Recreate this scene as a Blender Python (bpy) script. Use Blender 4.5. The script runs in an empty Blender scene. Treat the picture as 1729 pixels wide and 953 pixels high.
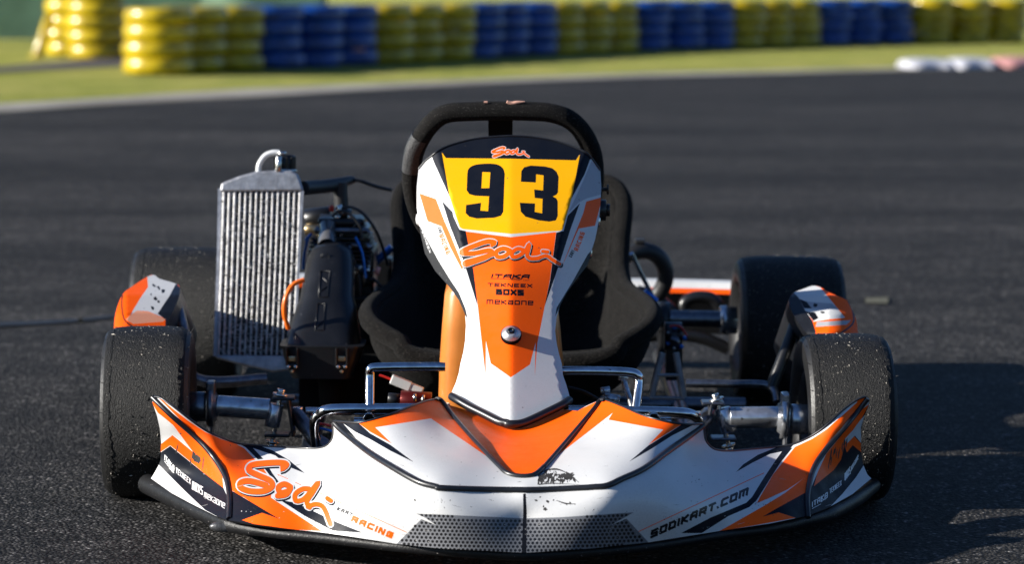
import bpy, bmesh, math, random
import numpy as np
from mathutils import Vector, Matrix
from mathutils.geometry import delaunay_2d_cdt
random.seed(7); rng = np.random.default_rng(7)
S = bpy.context.scene
COL = S.collection
rad = math.radians

# ------------------------------------------------------------------ camera, sky, sun, exposure
F = 4820.0                                   # focal length in photo pixels (1729 wide)
CAM = np.array([0.0, -4.45, 0.83])
PITCH, ROLL = rad(6.25), rad(0.4)
fw = np.array([0, math.cos(PITCH), -math.sin(PITCH)])
up0 = np.array([0, math.sin(PITCH), math.cos(PITCH)]); r0 = np.array([1.0, 0, 0])
RT = r0*math.cos(ROLL) + up0*math.sin(ROLL)
UP = up0*math.cos(ROLL) - r0*math.sin(ROLL)
cd = bpy.data.cameras.new('camera'); cam = bpy.data.objects.new('camera', cd); COL.objects.link(cam)
m = Matrix(((RT[0], UP[0], -fw[0], CAM[0]), (RT[1], UP[1], -fw[1], CAM[1]), (RT[2], UP[2], -fw[2], CAM[2]), (0, 0, 0, 1)))
cam.matrix_world = m
cd.sensor_width = 36; cd.lens = F/1729*36; cd.clip_start = .1; cd.clip_end = 3000
cd.dof.use_dof = True; cd.dof.focus_distance = 4.17; cd.dof.aperture_fstop = 5.2
S.camera = cam

SUN_A, SUN_E = rad(13), rad(20.5)              # sun from the left, a little in front of the kart
to_sun = Vector((-math.cos(SUN_E)*math.cos(SUN_A), -math.cos(SUN_E)*math.sin(SUN_A), math.sin(SUN_E)))
W = bpy.data.worlds.new('World'); S.world = W; W.use_nodes = True
nt = W.node_tree; nt.nodes.clear()
sky = nt.nodes.new('ShaderNodeTexSky'); sky.sky_type = 'NISHITA'; sky.sun_disc = False
sky.sun_elevation = SUN_E; sky.sun_rotation = math.atan2(to_sun.x, to_sun.y)
sky.air_density = 1.0; sky.dust_density = .6; sky.ozone_density = 1.5
bg = nt.nodes.new('ShaderNodeBackground'); bg.inputs[1].default_value = .044
wo = nt.nodes.new('ShaderNodeOutputWorld')
hs = nt.nodes.new('ShaderNodeMix'); hs.data_type = 'RGBA'; hs.blend_type = 'MULTIPLY'; hs.inputs[0].default_value = 1; hs.inputs[7].default_value = (.66, .90, 1.28, 1)
nt.links.new(sky.outputs[0], hs.inputs[6]); nt.links.new(hs.outputs[2], bg.inputs[0]); nt.links.new(bg.outputs[0], wo.inputs[0])
sl = bpy.data.lights.new('sun', 'SUN'); sl.energy = 5.0; sl.angle = rad(.53); sl.color = (1, .95, .87)
so = bpy.data.objects.new('sun', sl); COL.objects.link(so)
so.rotation_euler = to_sun.to_track_quat('Z', 'Y').to_euler(); so.location = (-20, -6, 9)
S.view_settings.view_transform = 'Standard'; S.view_settings.look = 'None'
S.view_settings.exposure = 1.08; S.view_settings.gamma = 1; S.view_settings.use_curve_mapping = False

# ------------------------------------------------------------------ back-projection of photo pixels to real distances
def ray(px, py):
    u = (np.asarray(px, float)-864.5)/F; v = -(np.asarray(py, float)-476.5)/F
    return u[..., None]*RT + v[..., None]*UP + fw
def P(px, py, Y):
    d = ray(px, py); t = (np.asarray(Y, float)-CAM[1])/d[..., 1]
    return CAM + t[..., None]*d
def PZ(px, py, z):
    d = ray(px, py); t = (np.asarray(z, float)-CAM[2])/d[..., 2]
    return CAM + t[..., None]*d
def V(px, py, Y): return Vector(P(px, py, Y))
def G(px, py, z=0): return Vector(PZ(px, py, z))
def Z(ox, oy, pts): return [(ox+x/4.002, oy+y/4.002) for x, y in pts]
def z1(*p): return Z(240, 660, p)
def z2(*p): return Z(520, 715, p)
def z3(*p): return Z(820, 715, p)
def z4(*p): return Z(1080, 660, p)
def z5(*p): return Z(520, 590, p)
def z6(*p): return Z(800, 590, p)
def z7(*p): return Z(650, 210, p)
def z8(*p): return Z(650, 400, p)

# ------------------------------------------------------------------ materials
def mat(name, col, rough=.5, metal=0, coat=0, var=0, vscale=20, bump=0, bscale=200, spec=.5, specks=None, dirt=0, sheen=0, trans=0, bdist=.002, bstretch=None, alpha_sss=0, specscale=220, spect=.70):
    M = bpy.data.materials.new(name); M.use_nodes = True
    n = M.node_tree.nodes; L = M.node_tree.links; b = n['Principled BSDF']
    b.inputs['Roughness'].default_value = rough; b.inputs['Metallic'].default_value = metal
    b.inputs['Coat Weight'].default_value = coat; b.inputs['Coat Roughness'].default_value = .12
    b.inputs['Specular IOR Level'].default_value = spec
    b.inputs['Sheen Weight'].default_value = sheen
    b.inputs['Base Color'].default_value = (*col, 1)
    if alpha_sss:
        b.inputs['Subsurface Weight'].default_value = alpha_sss; b.inputs['Subsurface Radius'].default_value = (.05, .02, .005)
        b.inputs['Subsurface Scale'].default_value = .3
    tc = n.new('ShaderNodeTexCoord')
    cur = None
    def noise(scale, detail=4, rg=.6):
        t = n.new('ShaderNodeTexNoise'); t.inputs['Scale'].default_value = scale; t.inputs['Detail'].default_value = detail
        t.inputs['Roughness'].default_value = rg; L.new(tc.outputs['Object'], t.inputs['Vector']); return t
    def mix(a, bcol, fac):
        x = n.new('ShaderNodeMix'); x.data_type = 'RGBA'
        if a is None: x.inputs[6].default_value = (*col, 1)
        else: L.new(a, x.inputs[6])
        x.inputs[7].default_value = (*bcol, 1); L.new(fac, x.inputs[0]); return x.outputs[2]
    def ramp(src, lo, hi, mx=1.0):
        r = n.new('ShaderNodeMapRange'); r.inputs[1].default_value = lo; r.inputs[2].default_value = hi
        r.inputs[4].default_value = mx; L.new(src, r.inputs[0]); return r.outputs[0]
    if var:
        t = noise(vscale, 6); cur = mix(cur, tuple(c*(1-var) for c in col), ramp(t.outputs[0], .35, .65))
        L.new(ramp(t.outputs[0], .3, .7, min(1, rough*1.25)), b.inputs['Roughness']) if False else None
    if dirt:
        t = noise(9, 8, .7); t2 = noise(400, 3, .6)
        mm = n.new('ShaderNodeMath'); mm.operation = 'MULTIPLY'
        L.new(ramp(t.outputs[0], .45, .75), mm.inputs[0]); L.new(ramp(t2.outputs[0], .4, .75, dirt), mm.inputs[1])
        cur = mix(cur, (.08, .07, .06), mm.outputs[0])
        t3 = n.new('ShaderNodeTexVoronoi'); t3.inputs['Scale'].default_value = 60; L.new(tc.outputs['Object'], t3.inputs['Vector'])
        s = n.new('ShaderNodeMapRange'); s.inputs[1].default_value = .05; s.inputs[2].default_value = .1; s.inputs[3].default_value = 1; s.inputs[4].default_value = 0
        L.new(t3.outputs['Distance'], s.inputs[0])
        t4 = noise(35, 2); m2 = n.new('ShaderNodeMath'); m2.operation = 'MULTIPLY'
        L.new(s.outputs[0], m2.inputs[0]); L.new(ramp(t4.outputs[0], .5, .6, .8), m2.inputs[1])
        cur = mix(cur, (.05, .05, .05), m2.outputs[0])
        rr = n.new('ShaderNodeMapRange'); rr.inputs[1].default_value = .3; rr.inputs[2].default_value = .7
        rr.inputs[3].default_value = max(.05, rough-.08); rr.inputs[4].default_value = rough+.18
        t5 = noise(25, 8, .7); L.new(t5.outputs[0], rr.inputs[0]); L.new(rr.outputs[0], b.inputs['Roughness'])
    if specks:
        t = noise(specscale, 2, .5); cur = mix(cur, specks, ramp(t.outputs[0], spect, spect+.05))
    if cur is not None: L.new(cur, b.inputs['Base Color'])
    if bump:
        t = noise(bscale, 5, .7)
        if bstretch: mp = n.new('ShaderNodeMapping'); mp.inputs['Scale'].default_value = bstretch; L.new(tc.outputs['Object'], mp.inputs[0]); L.new(mp.outputs[0], t.inputs['Vector'])
        bp = n.new('ShaderNodeBump'); bp.inputs['Strength'].default_value = bump; bp.inputs['Distance'].default_value = bdist
        L.new(t.outputs[0], bp.inputs['Height']); L.new(bp.outputs[0], b.inputs['Normal'])
    return M
M = {}
M['white'] = mat('white_plastic', (.58, .58, .575), .40, dirt=.28, coat=.15, bump=.05, bscale=90)
M['orange'] = mat('orange_graphic', (.98, .105, .0), .42, dirt=.12, spec=.22, bump=.05, bscale=90)
M['navy'] = mat('navy_graphic', (.004, .006, .012), .48, dirt=.04, spec=.14, specks=(.12, .11, .1), specscale=300, spect=.78)
M['yellow'] = mat('yellow_graphic', (.86, .40, .0), .42, dirt=.06, spec=.25)
M['grey'] = mat('grey_graphic', (.34, .34, .36), .33, dirt=.3, coat=.15)
M['meshgrey'] = mat('mesh_graphic_grey', (.16, .165, .18), .4, dirt=.3)
M['meshdot'] = mat('mesh_graphic_black', (.006, .006, .008), .4)
M['ink'] = mat('black_ink', (.004, .004, .006), .4, spec=.3)
M['inkw'] = mat('white_ink', (.62, .62, .62), .4)
M['smudge'] = mat('rubber_smudge', (.03, .028, .026), .7, var=.6, vscale=120)
M['scuff'] = mat('light_scuff', (.45, .44, .43), .7, var=.4, vscale=90)
M['carbon'] = mat('dark_shell', (.009, .009, .010), .45, spec=.25, specks=(.10, .10, .095), specscale=260, spect=.68)
M['trim'] = mat('black_trim', (.011, .012, .015), .38, var=.5, vscale=60, specks=(.1, .1, .1), specscale=350, spect=.72, coat=.1)
M['skid'] = mat('scuffed_black_plastic', (.010, .010, .011), .45, spec=.3, var=.5, vscale=40, specks=(.22, .2, .19), specscale=240, spect=.70, bump=.5, bscale=120)
M['rubber'] = mat('tyre_rubber', (.0038, .0038, .0040), .55, var=.5, vscale=60, spec=.3, bump=1.0, bscale=210, bdist=.004, bstretch=(2.2, 1, 1), specks=(.22, .20, .17), specscale=300, spect=.68)
M['rubber_side'] = mat('tyre_sidewall', (.006, .006, .0065), .45, var=.3, vscale=50, bump=.3, bscale=150)
M['bits'] = mat('stuck_grit', (.62, .57, .50), .7, var=.5, vscale=300)
M['bits2'] = mat('stuck_rubber', (.03, .03, .03), .6)
M['rim'] = mat('dark_rim', (.05, .05, .055), .35, metal=.8)
M['chrome'] = mat('chrome_tube', (.80, .80, .82), .11, metal=1, bump=.15, bscale=60, var=.35, vscale=60, specks=(.2, .16, .12), specscale=220, spect=.70)
M['steel'] = mat('spindle_steel', (.70, .72, .76), .26, metal=.85, var=.4, vscale=70, specks=(.12, .10, .08), specscale=140, spect=.66, bump=.1, bscale=120)
M['darksteel'] = mat('dark_steel', (.22, .23, .26), .3, metal=.9, var=.5, vscale=60)
M['zinc'] = mat('zinc_bolt', (.65, .63, .58), .25, metal=1)
M['brass'] = mat('yellow_zinc', (.75, .55, .3), .3, metal=1)
M['blackpl'] = mat('black_moulding', (.008, .0085, .010), .33, var=.4, vscale=30, specks=(.15, .15, .16), specscale=200, spect=.74, bump=.1, bscale=150)
M['blackmat'] = mat('matt_black', (.006, .006, .006), .9, spec=.06)
M['rubberhose'] = mat('black_hose', (.012, .012, .013), .5)
M['alu'] = mat('aluminium', (.48, .48, .50), .42, metal=.75, var=.35, vscale=60, bump=.5, bscale=120)
M['fin'] = mat('radiator_fin', (.66, .65, .64), .45, metal=.0, var=.55, vscale=90)
M['core'] = mat('radiator_core', (.045, .045, .05), .6, metal=.2, specks=(.55, .54, .52), specscale=150, spect=.60, var=.5, vscale=120, bump=1, bscale=180)
M['seat'] = mat('seat_fabric', (.0055, .005, .0045), .95, var=.6, vscale=38, bump=1, bscale=230, bdist=.004, spec=.12, sheen=.03, specks=(.022, .020, .018), specscale=320, spect=.60)
M['suede'] = mat('steering_suede', (.005, .0046, .0042), .9, var=.4, vscale=50, bump=.8, bscale=500, spec=.2, specks=(.03, .028, .026), specscale=420, spect=.6)
M['patch'] = mat('worn_grip', (.5, .27, .2), .7)
M['weave'] = mat('silver_weave', (.045, .045, .047), .35, var=.7, vscale=350, bump=1, bscale=300)
M['tank'] = mat('amber_tank', (.60, .20, .035), .28, coat=.3, alpha_sss=.15, var=.25, vscale=8)
M['hoseor'] = mat('orange_hose', (.85, .16, .01), .35, coat=.3)
M['blue'] = mat('blue_anodised', (.01, .16, .6), .3, metal=.4)
M['red'] = mat('red_plastic', (.5, .02, .01), .35)
M['darkred'] = mat('dark_red_anodised', (.10, .008, .006), .3, metal=.6)
M['cream'] = mat('nylon_plug', (.5, .5, .48), .4)

def ground_mat(name, c1, c2, big=.5, fine=160, bumpS=1.0, bumpD=.004, rough=.85, stone=None, streak=None, mid=None):
    Mx = bpy.data.materials.new(name); Mx.use_nodes = True
    n = Mx.node_tree.nodes; L = Mx.node_tree.links; b = n['Principled BSDF']
    b.inputs['Roughness'].default_value = rough; b.inputs['Specular IOR Level'].default_value = .18
    tc = n.new('ShaderNodeTexCoord')
    def noise(scale, detail=5, rg=.6, sc=None):
        t = n.new('ShaderNodeTexNoise'); t.inputs['Scale'].default_value = scale; t.inputs['Detail'].default_value = detail; t.inputs['Roughness'].default_value = rg
        if sc:
            mp = n.new('ShaderNodeMapping'); mp.inputs['Scale'].default_value = sc; L.new(tc.outputs['Object'], mp.inputs[0]); L.new(mp.outputs[0], t.inputs['Vector'])
        else: L.new(tc.outputs['Object'], t.inputs['Vector'])
        return t.outputs[0]
    def mr(src, a, c, lo=0, hi=1):
        r = n.new('ShaderNodeMapRange'); r.inputs[1].default_value = a; r.inputs[2].default_value = c; r.inputs[3].default_value = lo; r.inputs[4].default_value = hi
        L.new(src, r.inputs[0]); return r.outputs[0]
    def mx(a, bb, f, mode='MIX'):
        x = n.new('ShaderNodeMix'); x.data_type = 'RGBA'; x.blend_type = mode
        for i, v in ((6, a), (7, bb)):
            if isinstance(v, tuple): x.inputs[i].default_value = (*v, 1)
            else: L.new(v, x.inputs[i])
        if isinstance(f, float): x.inputs[0].default_value = f
        else: L.new(f, x.inputs[0])
        return x.outputs[2]
    c = mx(c1, c2, mr(noise(big, 6), .35, .65))
    if mid: c = mx(c, mid, mr(noise(1.6, 8, .8), .46, .60, 0, .8))
    if streak: c = mx(c, streak, mr(noise(.9, 10, .78, (.16, 1, 1)), .46, .56, 0, .85))
    vo = n.new('ShaderNodeTexVoronoi'); vo.inputs['Scale'].default_value = fine; L.new(tc.outputs['Object'], vo.inputs['Vector'])
    if stone:
        sp = n.new('ShaderNodeSeparateColor'); L.new(vo.outputs['Color'], sp.inputs[0])
        c = mx(c, mr(sp.outputs[0], 0, 1, .25, 1.35), 1.0, 'MULTIPLY')
        c = mx(c, mr(sp.outputs[1], .80, .97, 1, 4.2), 1.0, 'MULTIPLY')
        c = mx(c, mr(vo.outputs['Distance'], .40, .72, 1, .12), 1.0, 'MULTIPLY')
        c = mx(c, mr(noise(42, 4, .75), .36, .64, .45, 1.75), 1.0, 'MULTIPLY')
        c = mx(c, mr(noise(7, 6, .75), .38, .62, .70, 1.32), 1.0, 'MULTIPLY')
        c = mx(c, mr(noise(.8, 8, .7, (.18, 1, 1)), .42, .58, .74, 1.25), 1.0, 'MULTIPLY')
        c = mx(c, (.20, .165, .12), mr(noise(340, 2, .5), .72, .76, 0, .9))
    L.new(c, b.inputs['Base Color'])
    bp = n.new('ShaderNodeBump'); bp.inputs['Strength'].default_value = bumpS; bp.inputs['Distance'].default_value = bumpD
    if stone:
        am = n.new('ShaderNodeMath'); am.operation = 'ADD'
        L.new(mr(vo.outputs['Distance'], 0, .7, 1, 0), am.inputs[0]); L.new(noise(fine*.6, 6, .75), am.inputs[1]); L.new(am.outputs[0], bp.inputs['Height'])
    else: L.new(noise(fine, 8, .8), bp.inputs['Height'])
    L.new(bp.outputs[0], b.inputs['Normal'])
    return Mx
M['asphalt'] = ground_mat('asphalt', (.047, .0438, .0425), (.034, .0322, .0312), .45, 165, 1.0, .006, .78, stone=(.12, .116, .110), streak=(.024, .023, .0225), mid=(.060, .0565, .0535))
M['sideasphalt'] = ground_mat('old_asphalt', (.10, .09, .09), (.07, .065, .065), .8, 60, .5, .004)
M['grass'] = ground_mat('grass', (.36, .38, .06), (.50, .46, .13), .9, 30, 1.0, .06, .95, mid=(.22, .27, .04))
M['concrete'] = ground_mat('concrete_strip', (.36, .34, .30), (.24, .22, .19), 1.5, 40, .6, .01)

# ------------------------------------------------------------------ mesh builder
def tag(o, label=None, cat=None, group=None, kind=None):
    for k, v in (('label', label), ('category', cat), ('group', group), ('kind', kind)):
        if v: o[k] = v
    return o
def empty(name, loc=(0, 0, 0)):
    o = bpy.data.objects.new(name, None); COL.objects.link(o); o.location = loc; o.empty_display_size = .05; return o
class MB:
    def __init__(s): s.v = []; s.f = []; s.m = []; s.sm = []
    def add(s, vs, fs, mi=0, smooth=True):
        b = len(s.v); s.v += [tuple(float(c) for c in v) for v in vs]
        for f in fs: s.f.append(tuple(b+i for i in f)); s.m.append(mi); s.sm.append(smooth)
        return s
    def tube(s, pts, r, seg=12, mi=0, caps=True, closed=False, sub=6, smoothpath=True, flat=1.0):
        pts = [Vector(p) for p in pts]; rr = r if isinstance(r, (list, tuple)) else [r]*len(pts)
        if smoothpath and len(pts) > 2:
            q = []; qr = []; n = len(pts); rng_ = range(n if closed else n-1)
            g = (lambda i: pts[i % n]) if closed else (lambda i: pts[max(0, min(n-1, i))])
            gr = (lambda i: rr[i % n]) if closed else (lambda i: rr[max(0, min(n-1, i))])
            for i in rng_:
                for k in range(sub):
                    t = k/sub; a, b, c, d = g(i-1), g(i), g(i+1), g(i+2)
                    q.append(.5*((2*b)+(c-a)*t+(2*a-5*b+4*c-d)*t*t+(3*b-a-3*c+d)*t**3)); qr.append(gr(i)*(1-t)+gr(i+1)*t)
            if not closed: q.append(pts[-1]); qr.append(rr[-1])
            pts, rr = q, qr
        n = len(pts); nrm = None; rings = []
        for i in range(n):
            if closed: t = pts[(i+1) % n]-pts[i-1]
            else: t = pts[min(i+1, n-1)]-pts[max(i-1, 0)]
            if t.length < 1e-9: t = Vector((0, 0, 1))
            t.normalize()
            if nrm is None:
                a = Vector((0, 0, 1)) if abs(t.z) < .9 else Vector((0, 1, 0))
                nrm = (a-t*a.dot(t)).normalized()
            else:
                nn = nrm-t*nrm.dot(t)
                nrm = nn.normalized() if nn.length > 1e-6 else nrm
            bi = t.cross(nrm)
            rings.append([pts[i]+(nrm*math.cos(k*2*math.pi/seg)*flat+bi*math.sin(k*2*math.pi/seg))*rr[i] for k in range(seg)])
        vs = [v for R_ in rings for v in R_]; fs = []
        for i in range(n if closed else n-1):
            a = i*seg; b = ((i+1) % n)*seg
            for k in range(seg): k2 = (k+1) % seg; fs.append((a+k, a+k2, b+k2, b+k))
        s.add(vs, fs, mi)
        if caps and not closed:
            s.add(rings[0], [tuple(range(seg))[::-1]], mi, False); s.add(rings[-1], [tuple(range(seg))], mi, False)
        return s
    def lathe(s, prof, mi=0, seg=48, M4=None, closedprof=False, smooth=True):
        # profile (x along axis, r)
        vs = []; n = len(prof)
        for x, r in prof:
            for k in range(seg):
                a = 2*math.pi*k/seg; v = Vector((x, r*math.cos(a), r*math.sin(a)))
                vs.append(M4 @ v if M4 else v)
        fs = []
        for i in range(n if closedprof else n-1):
            a = i*seg; b = ((i+1) % n)*seg
            for k in range(seg): k2 = (k+1) % seg; fs.append((a+k, b+k, b+k2, a+k2))
        s.add(vs, fs, mi, smooth); return s
    def box(s, c, size, mi=0, bev=.002, R=None, seg=2):
        bm = bmesh.new(); bmesh.ops.create_cube(bm, size=1)
        for v in bm.verts: v.co = Vector((v.co.x*size[0], v.co.y*size[1], v.co.z*size[2]))
        if bev: bmesh.ops.bevel(bm, geom=list(bm.edges), offset=min(bev, min(size)*.45), segments=seg, affect='EDGES', profile=.5)
        MM = Matrix.Translation(Vector(c)) @ (R.to_4x4() if R else Matrix())
        vs = [MM @ v.co for v in bm.verts]; fs = [tuple(v.index for v in f.verts) for f in bm.faces]
        bm.free(); s.add(vs, fs, mi, False); return s
    def loft(s, rings, mi=0, smooth=True, cap=True):
        n = len(rings[0]); vs = [v for r in rings for v in r]; fs = []
        for i in range(len(rings)-1):
            for k in range(n): k2 = (k+1) % n; fs.append((i*n+k, i*n+k2, (i+1)*n+k2, (i+1)*n+k))
        s.add(vs, fs, mi, smooth)
        if cap: s.add(rings[0], [tuple(range(n))[::-1]], mi, False); s.add(rings[-1], [tuple(range(n))], mi, False)
        return s
    def build(s, name, mats, parent=None, loc=None, rot=None):
        me = bpy.data.meshes.new(name); me.from_pydata(s.v, [], s.f)
        for mm in (mats if isinstance(mats, (list, tuple)) else [mats]): me.materials.append(mm)
        me.polygons.foreach_set('material_index', s.m); me.polygons.foreach_set('use_smooth', s.sm); me.update()
        bm = bmesh.new(); bm.from_mesh(me); bmesh.ops.recalc_face_normals(bm, faces=bm.faces); bm.to_mesh(me); bm.free()
        o = bpy.data.objects.new(name, me); COL.objects.link(o)
        if parent: o.parent = parent
        if loc: o.location = loc
        if rot: o.rotation_euler = rot
        return o
def tube(name, pts, r, m_, parent, **k): return MB().tube(pts, r, **k).build(name, m_, parent)
def frame(p, q):
    p = Vector(p); q = Vector(q); return Matrix.Translation(p) @ (q-p).to_track_quat('X', 'Z').to_matrix().to_4x4(), (q-p).length
def rod(mb, p, q, prof, mi=0, seg=24):
    """lathe between two points; prof = [(t 0..1, radius)]"""
    M4, L_ = frame(p, q); mb.lathe([(t*L_, max(r, 1e-4)) for t, r in prof], mi, seg, M4); return mb
def cyl(mb, p, q, r, mi=0, seg=24, bev=.08): return rod(mb, p, q, [(0, 0), (0, r*(1-bev)), (.02, r), (.98, r), (1, r*(1-bev)), (1, 0)], mi, seg)

# ------------------------------------------------------------------ flat outline tools
def wn(poly, x, y):
    p = np.asarray(poly, float); w = np.zeros(len(x), int)
    bb = (x >= p[:, 0].min()) & (x <= p[:, 0].max()) & (y >= p[:, 1].min()) & (y <= p[:, 1].max())
    idx = np.nonzero(bb)[0]
    if not len(idx): return w
    X = x[idx]; Y = y[idx]; ww = np.zeros(len(idx), int)
    for i in range(len(p)):
        x0, y0 = p[i]; x1, y1 = p[(i+1) % len(p)]
        s = (x1-x0)*(Y-y0)-(X-x0)*(y1-y0)
        ww += ((y0 <= Y) & (y1 > Y) & (s > 0)).astype(int); ww -= ((y0 > Y) & (y1 <= Y) & (s < 0)).astype(int)
    w[idx] = ww; return w
def smooth_path(pts, sub=5, closed=False):
    q = []; n = len(pts); pts = [np.array(p, float) for p in pts]
    g = (lambda i: pts[i % n]) if closed else (lambda i: pts[max(0, min(n-1, i))])
    for i in range(n if closed else n-1):
        for k in range(sub):
            t = k/sub; a, b, c, d = g(i-1), g(i), g(i+1), g(i+2)
            q.append(.5*((2*b)+(c-a)*t+(2*a-5*b+4*c-d)*t*t+(3*b-a-3*c+d)*t**3))
    if not closed: q.append(pts[-1])
    return [tuple(v) for v in q]
def brush(pts, w, sub=5, round_=True, closed=False):
    """list of polygons covering a brush stroke"""
    q = [np.array(p) for p in (smooth_path(pts, sub) if len(pts) > 2 else pts)]; out = []
    ww = np.interp(np.linspace(0, 1, len(q)), np.linspace(0, 1, len(w)), w) if isinstance(w, (list, tuple)) else [w]*len(q)
    Lf = []; Rt = []
    for i in range(len(q)):
        t = q[min(i+1, len(q)-1)]-q[max(i-1, 0)]; t = t/(np.hypot(*t)+1e-9); nn = np.array([-t[1], t[0]])
        Lf.append(q[i]+nn*ww[i]/2); Rt.append(q[i]-nn*ww[i]/2)
    for i in range(len(q)-1): out.append([tuple(Lf[i]), tuple(Lf[i+1]), tuple(Rt[i+1]), tuple(Rt[i])])
    if round_:
        for j in (0, len(q)-1):
            out.append([(q[j][0]+ww[j]/2*math.cos(a), q[j][1]+ww[j]/2*math.sin(a)) for a in np.linspace(0, 2*math.pi, 10)[:-1]])
    return out
GL = {
 'A': [[(0,0),(0,.7),(.3,1),(1,1),(1,0)],[(0,.4),(1,.4)]], 'B': [[(0,0),(0,1),(.85,1),(.85,.52),(1,.48),(1,0),(0,0)],[(0,.52),(.85,.52)]],
 'C': [[(1,1),(.2,1),(0,.8),(0,0),(1,0)]], 'D': [[(0,0),(0,1),(.75,1),(1,.75),(1,0),(0,0)]], 'E': [[(1,1),(0,1),(0,0),(1,0)],[(0,.5),(.85,.5)]],
 'G': [[(1,1),(.2,1),(0,.8),(0,0),(1,0),(1,.5),(.5,.5)]], 'H': [[(0,0),(0,1)],[(1,0),(1,1)],[(0,.5),(1,.5)]], 'I': [[(.5,0),(.5,1)]],
 'K': [[(0,0),(0,1)],[(1,1),(.1,.5),(1,0)]], 'M': [[(0,0),(0,1),(1,1),(1,0)],[(.5,1),(.5,.1)]], 'N': [[(0,0),(0,1),(.2,1),(.8,0),(1,0),(1,1)]],
 'O': [[(0,0),(0,1),(1,1),(1,0),(0,0)]], 'P': [[(0,0),(0,1),(1,1),(1,.45),(0,.45)]], 'R': [[(0,0),(0,1),(1,1),(1,.45),(0,.45)],[(.45,.45),(1,0)]],
 'S': [[(1,1),(0,1),(0,.52),(1,.48),(1,0),(0,0)]], 'T': [[(0,1),(1,1)],[(.5,1),(.5,0)]], 'X': [[(0,0),(1,1)],[(0,1),(1,0)]], '.': [[(.4,.04),(.6,.04)]],
 'm': [[(0,0),(0,1),(1,1),(1,0)],[(.5,1),(.5,0)]], 'e': [[(1,0),(0,0),(0,1),(1,1),(1,.5),(0,.5)]], 'k': [[(0,0),(0,1)],[(1,1),(.1,.5),(1,0)]],
 'a': [[(0,1),(1,1),(1,0),(0,0),(0,.5),(1,.5)]], 'o': [[(0,0),(0,1),(1,1),(1,0),(0,0)]], 'n': [[(0,0),(0,1),(1,1),(1,0)]], "'": [[(.5,1),(.5,.7)]]}
WID = {'I': .25, '.': .3, "'": .25, 'M': 1.25, 'm': 1.25}
def text(s, p0, p1, up, w=.2, gap=.28, slant=0):
    """squared block letters from p0 to p1; w = stroke weight as part of the letter height; returns polygons in photo pixels"""
    p0 = np.array(p0); p1 = np.array(p1); up = np.array(up, float); H = np.hypot(*up); L_ = np.hypot(*(p1-p0)); ex = (p1-p0)/L_
    up = up+ex*slant*H
    units = sum(WID.get(c, 1) for c in s)+gap*(len(s)-1)+.0; cw = L_/units; x = 0; out = []
    hw = w*H/2
    for c in s:
        W_ = WID.get(c, 1)
        for st in GL[c]:
            q = [p0+ex*(x+hw*.9+max(0, (W_*cw-hw*1.8))*a)+up*((b*(H-2*hw)+hw)/H) for a, b in st]
            for i in range(len(q)-1):
                t = q[i+1]-q[i]; l = np.hypot(*t)
                if l < 1e-6: continue
                t = t/l; nn = np.array([-t[1], t[0]]); a = q[i]-t*hw*.85; b = q[i+1]+t*hw*.85
                out.append([tuple(a+nn*hw), tuple(b+nn*hw), tuple(b-nn*hw), tuple(a-nn*hw)])
        x += (W_+gap)*cw
    return out
# the flowing script word, in the zoomed frame it was read from: strokes (points, width)
SCRIPT_A = [([(975,500),(940,530),(975,500),(930,487),(820,492),(740,505),(722,540),(790,575),(865,610),(875,650),(820,680),(730,680),(665,655),(668,622),(730,612),(835,640)], 34),
            ([(1000,650),(960,632),(920,655),(935,690),(985,680),(1003,650),(975,700),(915,712)], 32),
            ([(1130,665),(1085,665),(1035,700),(1038,745),(1090,735),(1140,680),(1190,620),(1150,690),(1112,750),(1130,790)], 27),
            ([(1118,785),(1170,768),(1215,780),(1240,820),(1255,860),(1272,905)], 25), ([(1250,728),(1275,745)], 24)]
SCRIPT_B = [([(738,38),(715,55),(742,38),(690,32),(610,58),(530,92),(520,110),(600,112),(700,92),(722,108),(680,140),(600,170),(545,188),(545,172),(620,152),(735,115)], 22),
            ([(845,92),(800,78),(752,100),(760,135),(805,132),(838,105),(832,92)], 20),
            ([(940,92),(900,80),(860,105),(862,135),(905,128),(950,90),(975,48),(968,90),(960,125),(985,148),(1040,145)], 18),
            ([(1030,146),(1090,128),(1130,155),(1180,185)], 16), ([(1065,98),(1100,102)], 15)]
def script(strokes, fn, kw=1.0, extra=0.0, dx=0, dy=0, sc=.25):
    out = []
    for pts, w in strokes:
        q = [(x+dx, y+dy) for x, y in fn(*pts)]
        out += brush(q, w*sc*kw+extra, 4)
    return out
def blob(cx, cy, rx, ry, n=14, j=.25, ang=0):
    o = []
    for k in range(n):
        a = 2*math.pi*k/n; r = 1+random.uniform(-j, j); x = rx*r*math.cos(a); y = ry*r*math.sin(a)
        o.append((cx+x*math.cos(ang)-y*math.sin(ang), cy+x*math.sin(ang)+y*math.cos(ang)))
    return o

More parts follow.
